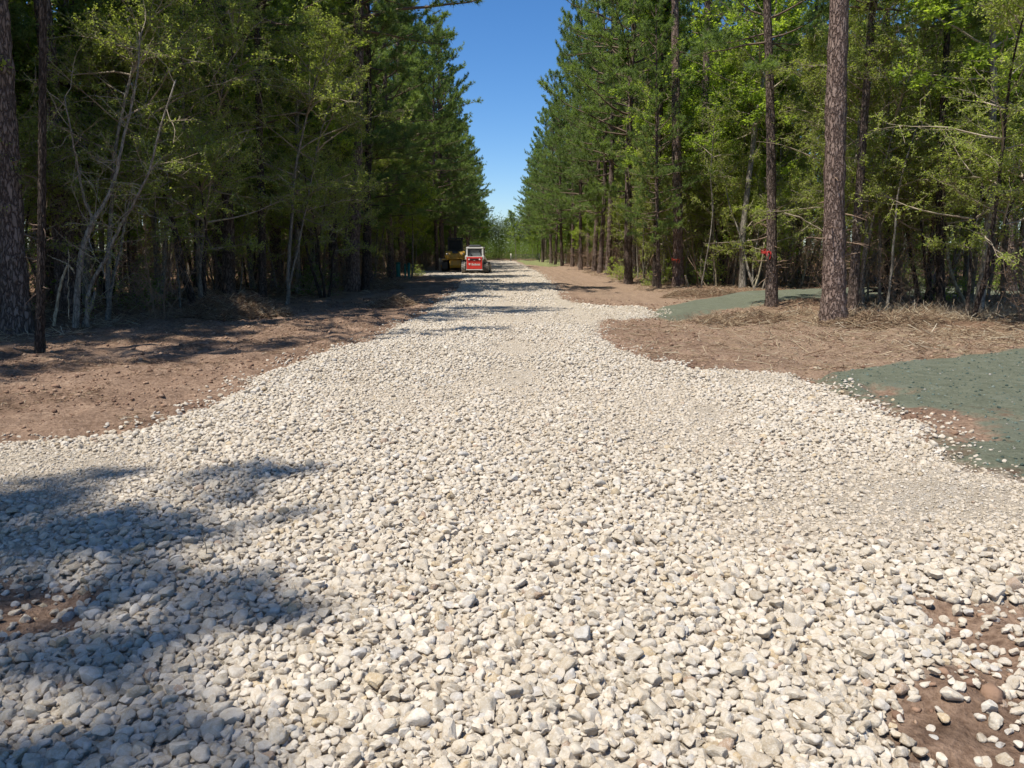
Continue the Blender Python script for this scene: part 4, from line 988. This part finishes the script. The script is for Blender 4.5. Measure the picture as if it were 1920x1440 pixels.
def wheel(parent, x, y, r, w, mat, sg):
    a = Acc(); k = 28; prof = [(-w / 2, r * .58), (-w / 2, r * .86), (-w * .42, r * .95), (w * .42, r * .95), (w / 2, r * .86), (w / 2, r * .58)]
    an = np.arange(k) * 2 * math.pi / k
    V = np.concatenate([np.stack([np.full(k, px), pr * np.cos(an), pr * np.sin(an)], 1) for px, pr in prof])
    a.add(V, [(i * k + j, i * k + (j + 1) % k, (i + 1) * k + (j + 1) % k, (i + 1) * k + j) for i in range(len(prof) - 1) for j in range(k)])
    for j in range(14):
        t = j * 2 * math.pi / 14
        for s in (-1, 1):
            c = np.array((s * w * .25, r * .965 * math.cos(t + s * .11), r * .965 * math.sin(t + s * .11)))
            bx = Acc(); box(bx, (0, 0, 0), (w * .5, r * .14, r * .09)); V = bx.V[0] @ np.array(Matrix.Rotation(s * .35, 3, 'Z')).T
            V = V @ np.array(Matrix.Rotation(t + s * .11 - math.pi / 2, 3, 'X')).T + c; a.add(V, bx.F[0][0])
    o = obj('wheel', a.mesh('tyre', [mat], False), parent, (x, y, r)); o.name = 'tyre'
    b = Acc(); V = []
    for px, pr in ((sg * w * .5, r * .6), (sg * w * .32, r * .5), (sg * w * .32, r * .2), (sg * w * .45, r * .17), (sg * w * .45, .001)):
        V.append(np.stack([np.full(k, px), pr * np.cos(an), pr * np.sin(an)], 1))
    b.add(np.concatenate(V), [(i * k + j, i * k + (j + 1) % k, (i + 1) * k + (j + 1) % k, (i + 1) * k + j) for i in range(4) for j in range(k)])
    obj('rim', b.mesh('rim', [M['white']], False), o)

def skid_steer():
    Y = 53.3; X = dp(889.6, 500, Y)[0]; z = float(zf(X, Y)[0]) + .02
    o = thing('skid_steer', (X, Y, z), 'red and white skid steer loader seen from behind, parked on the gravel', 'skid steer'); o.rotation_euler = (0, 0, math.radians(-3.5))
    a = Acc(); prism(a, [(.06, .22), (2.2, .22), (2.45, .5), (2.3, .95), (1.9, 1.12), (.10, 1.12), (.02, 1.0), (.02, .3)], -.555, .555); flat('body', a, [M['white']], o, .03)
    a = Acc(); box(a, (0, .0, .70), (1.08, .07, .84)); tg = flat('tailgate', a, [M['red']], o, .035)
    a = Acc(); box(a, (0, -.035, .945), (.90, .03, .20)); flat('grille_panel', a, [simple('deep_red', (.30, .012, .012), .5, .4)], tg, .02)
    a = Acc(); box(a, (0, -.053, .945), (.58, .02, .075))
    for k in range(9): box(a, (-.26 + k * .065, -.066, .945), (.014, .016, .07))
    flat('grille', a, [M['black']], tg, .004)
    for s in (-1, 1):
        a = Acc(); tube(a, [(s * .37, -.04, .945), (s * .37, -.075, .945), (s * .37, -.082, .945)], [.055, .055, .035], 14, cap=True); obj('tail_lamp', a.mesh('tail_lamp', [M['lamp']]), tg)
    a = Acc(); box(a, (0, -.055, .868), (.10, .03, .025)); flat('latch', a, [M['white']], tg, .006)
    lettering('Bobcat', .215, .10, -.042, .545, M['white'], tg, 'lettering')
    a = Acc()  # small cat's-head emblem left of the word
    pts = [(-.06, .10), (-.035, .075), (0, .085), (.035, .075), (.06, .10), (.065, .03), (.04, -.03), (.012, -.06), (-.012, -.06), (-.04, -.03), (-.065, .03)]
    n = len(pts); a.add([(-.335 + x * .95, -.046, .61 + y) for x, y in pts] + [(-.335 + x * .95, -.036, .61 + y) for x, y in pts], [(i, (i + 1) % n, n + (i + 1) % n, n + i) for i in range(n)]); a.F.append((np.array([list(range(n))]), 0)); flat('emblem', a, [M['white']], tg, 0)
    a = Acc(); box(a, (0, .02, .245), (1.14, .12, .05)); box(a, (0, .03, 1.135), (1.16, .10, .035)); flat('bumper', a, [M['white']], o, .012)
    a = Acc(); box(a, (0, .3, .17), (.7, .5, .08)); flat('belly_plate', a, [M['black']], o, .01)
    # lift arms along both sides
    for s in (-1, 1):
        a = Acc(); prism(a, [(.02, .95), (.02, 1.18), (.5, 1.22), (2.2, .98), (2.75, .55), (2.75, .35), (2.55, .40), (2.05, .82), (.5, 1.0)], s * .60 - .05, s * .60 + .05); flat('lift_arm', a, [M['white']], o, .012)
        a = Acc(); tube(a, [(s * .60, .35, .65), (s * .60, 1.3, .98)], [.035, .03], 8, cap=True); obj('cylinder', a.mesh('cylinder', [M['steel']]), o)
        for y in (.42, 1.65): wheel(o, s * .79, y, .385, .27, M['lit_rubber'] if s < 0 else M['rubber'], s)  # sun-side tyres take a paler copy of the rubber, sunlight put into the colour
    # cab
    c = Acc()
    for s in (-1, 1):
        box(c, (s * .545, .32, 1.45), (.11, .12, .64)); box(c, (s * .52, 1.55, 1.45), (.09, .09, .64)); box(c, (s * .54, .93, 1.75), (.1, 1.3, .07)); box(c, (s * .54, .93, 1.17), (.08, 1.2, .07))
    box(c, (0, .32, 1.735), (1.19, .14, .10)); box(c, (0, .95, 1.775), (1.1, 1.25, .05)); cab = flat('cab', c, [M['white']], o, .015)
    a = Acc(); box(a, (0, .34, 1.415), (.98, .015, .53)); flat('rear_window', a, [M['rear_glass']], cab, 0)
    a = Acc(); box(a, (0, .30, 1.62), (.66, .02, .09), taper=(.9, 1)); flat('window_shade', a, [M['grey']], cab, .01)
    for s in (-1, 1):
        a = Acc(); tube(a, [(s * .47, .30, 1.66), (s * .36, .28, 1.60), (s * .34, .28, 1.50), (s * .44, .30, 1.38), (s * .47, .31, 1.18)], [.03, .035, .035, .035, .03], 6); obj('hose', a.mesh('hose', [M['black']]), cab)
        a = Acc(); box(a, (s * .56, .93, 1.45), (.012, 1.1, .5)); flat('side_screen', a, [M['black']], cab, 0)
    a = Acc(); box(a, (-.22, .28, 1.22), (.1, .08, .16), taper=(.6, 1)); flat('joystick', a, [M['black']], cab, .01)
    a = Acc(); box(a, (0, .60, 1.875), (.82, .66, .13), taper=(.9, .9))
    for k in range(3): box(a, (0, .268, 1.835 + .04 * k), (.78 - .03 * k, .02, .012))
    flat('roof_unit', a, [M['grey']], o, .02)
    a = Acc(); prism(a, [(2.7, .1), (3.3, .02), (3.35, .06), (2.8, .62), (2.7, .62)], -.9, .9); flat('bucket', a, [M['steel']], o, .01)

def track(parent, x, y0, L, h, w, mat):
    t = Acc(); r = h / 2; pr = []
    for k in range(13): an = math.pi / 2 + math.pi * k / 12; pr.append((y0 + r + r * math.cos(an), r + r * math.sin(an)))
    for k in range(13): an = -math.pi / 2 + math.pi * k / 12; pr.append((y0 + L - r + r * math.cos(an), r + r * math.sin(an)))
    prism(t, pr, x - w / 2, x + w / 2)
    P = np.array(pr); P2 = np.concatenate([P, P[:1]]); seg = np.linalg.norm(np.diff(P2, axis=0), axis=1); cu = np.concatenate([[0], np.cumsum(seg)])
    for s in np.arange(0, cu[-1], .17):
        yy = np.interp(s, cu, P2[:, 0]); zz = np.interp(s, cu, P2[:, 1]); y2 = np.interp(s + .03, cu, P2[:, 0]); z2 = np.interp(s + .03, cu, P2[:, 1]); box(t, (x, yy, zz), (w * 1.02, .03, .07), rot=(math.atan2(z2 - zz, y2 - yy), 'X'))
    o = flat('track', t, [mat], parent, 0)
    a = Acc()
    for yy in (y0 + r, y0 + L - r): tube(a, [(x + w / 2 * (1 if x > 0 else -1), yy, r), (x + (w / 2 + .03) * (1 if x > 0 else -1), yy, r)], [r * .62, r * .55], 18, cap=True)
    obj('sprocket', a.mesh('sprocket', [M['yellow']]), o)

def bulldozer():
    Y = 56.9; X = dp(853.5, 500, Y)[0]; z = float(zf(X, Y)[0]) + .02
    o = thing('bulldozer', (X, Y, z), 'yellow crawler bulldozer with a dark cab, parked beside the red loader', 'bulldozer'); o.rotation_euler = (0, 0, math.radians(2))
    a = Acc(); prism(a, [(.1, .30), (.02, .5), (.05, .85), (.3, 1.0), (3.0, 1.0), (3.1, .35)], -.42, .42); flat('body', a, [M['yellow']], o, .03)
    for s in (-1, 1):   # rounded tanks either side of a saddle
        a = Acc(); prism(a, [(.02, .92), (-.02, 1.15), (.06, 1.45), (.3, 1.52), (1.1, 1.50), (1.2, .92)], s * .46 - .28, s * .46 + .28); flat('fuel_tank', a, [M['yellow']], o, .09)
        track(o, s * .76, 0, 2.9, .80, .42, M['black'])
        a = Acc(); box(a, (s * .76, .9, .90), (.5, 1.9, .05)); flat('fender', a, [M['yellow']], o, .01)
        a = Acc(); tube(a, [(s * .60, .02, 1.30), (s * .60, -.03, 1.30)], [.06, .05], 10, cap=True); obj('tail_lamp', a.mesh('tail_lamp', [M['lamp']]), o)
    a = Acc(); box(a, (0, .02, 1.12), (.5, .2, .42), taper=(1.15, 1)); box(a, (0, -.1, .98), (1.1, .05, .03)); flat('saddle_plate', a, [M['yellow']], o, .03)
    a = Acc(); box(a, (0, .3, 1.42), (.42, .4, .14)); flat('seat_box', a, [M['grey']], o, .02)
    c = Acc()
    for s in (-1, 1):
        for y in (.4, 1.6): box(c, (s * .50, y, 1.96), (.09, .09, .95))
        box(c, (s * .50, 1.0, 1.52), (.09, 1.2, .08))
    box(c, (0, 1.0, 2.44), (1.18, 1.5, .09)); box(c, (0, .40, 1.55), (1.0, .09, .12)); box(c, (0, .4, 2.32), (1.0, .09, .08)); cab = flat('cab', c, [M['black']], o, .015)
    a = Acc(); box(a, (0, .40, 1.95), (.9, .01, .66)); flat('rear_window', a, [M['glass']], cab, 0)
    a = Acc(); box(a, (0, 1.62, 1.95), (.9, .01, .66)); flat('windscreen', a, [M['glass']], cab, 0)
    a = Acc(); box(a, (0, 1.0, 1.75), (.46, .14, .7)); box(a, (0, 1.15, 1.5), (.46, .45, .14)); flat('seat', a, [M['black']], cab, .03)
    a = Acc(); box(a, (0, 2.3, 1.25), (.8, 1.2, .5), taper=(.85, .9)); flat('engine_hood', a, [M['yellow']], o, .04)
    a = Acc(); tube(a, [(.2, 2.4, 1.4), (.2, 2.4, 2.0), (.2, 2.3, 2.12)], [.045] * 3, 8, cap=True); obj('exhaust', a.mesh('exhaust', [M['black']]), o)
    a = Acc(); prism(a, [(3.35, .02), (3.42, .02), (3.30, .45), (3.40, .95), (3.33, .95), (3.22, .45)], -1.38, 1.38); flat('blade', a, [M['steel']], o, .01)
    for s in (-1, 1):
        a = Acc(); box(a, (s * 1.04, 1.9, .42), (.09, 2.9, .16)); flat('push_arm', a, [M['yellow']], o, .01)
    # mud flap with worn lettering-like scuffs behind the left track
    a = Acc(); box(a, (-.76, -.03, .48), (.40, .025, .5)); flat('guard_plate', a, [M['black']], o, .01)
    a = Acc(); box(a, (-1.12, .02, .46), (.05, .06, .62)); box(a, (-1.04, .0, .80), (.24, .1, .1), rot=(.35, 'Y')); flat('side_bracket', a, [M['steel']], o, .01)
skid_steer(); bulldozer()

# ---------------------------------------------------------------- light, sky, camera
EL, AZ = math.radians(66), (-math.cos(math.radians(33)), -math.sin(math.radians(33)))
sun = bpy.data.lights.new('sun', 'SUN'); sun.energy = 4.7; sun.angle = math.radians(.53); sun.color = (1, .955, .88)
so = bpy.data.objects.new('sun', sun); COL.objects.link(so)
dv = Vector((AZ[0] * math.cos(EL), AZ[1] * math.cos(EL), math.sin(EL)))
so.rotation_euler = dv.to_track_quat('Z', 'Y').to_euler()
w = bpy.data.worlds.new('World'); SC.world = w; w.use_nodes = True; nt = w.node_tree
sky = nt.nodes.new('ShaderNodeTexSky'); sky.sky_type = 'NISHITA'; sky.sun_disc = False; sky.sun_elevation = EL
sky.sun_rotation = math.atan2(AZ[0], AZ[1]); sky.air_density = 1.0; sky.dust_density = 1.5; sky.ozone_density = 4.5; sky.altitude = 1500
bg = nt.nodes['Background']; hs = nt.nodes.new('ShaderNodeHueSaturation'); hs.inputs['Saturation'].default_value = 1.24; hs.inputs['Hue'].default_value = .503; hs.inputs['Value'].default_value = 1.0
nt.links.new(sky.outputs[0], hs.inputs['Color']); nt.links.new(hs.outputs[0], bg.inputs[0]); bg.inputs[1].default_value = .107

cam = bpy.data.cameras.new('camera'); co = bpy.data.objects.new('camera', cam); COL.objects.link(co); SC.camera = co
cam.sensor_width = 36; cam.lens = 36 * F_PX / 1920; cam.clip_end = 3000; cam.clip_start = .05
co.location = (0, 0, CAM_H); co.rotation_euler = (math.pi / 2 - PITCH, 0, 0)
vs = SC.view_settings; vs.view_transform = 'Standard'; vs.look = 'None'; vs.exposure = .53; vs.gamma = 1
cy = SC.cycles; cy.max_bounces = 5; cy.diffuse_bounces = 4; cy.glossy_bounces = 2; cy.transmission_bounces = 4; cy.transparent_max_bounces = 4
cy.use_denoising = True; cy.caustics_reflective = False; cy.caustics_refractive = False; cy.sample_clamp_indirect = 6; cy.use_adaptive_sampling = True; cy.adaptive_threshold = .02
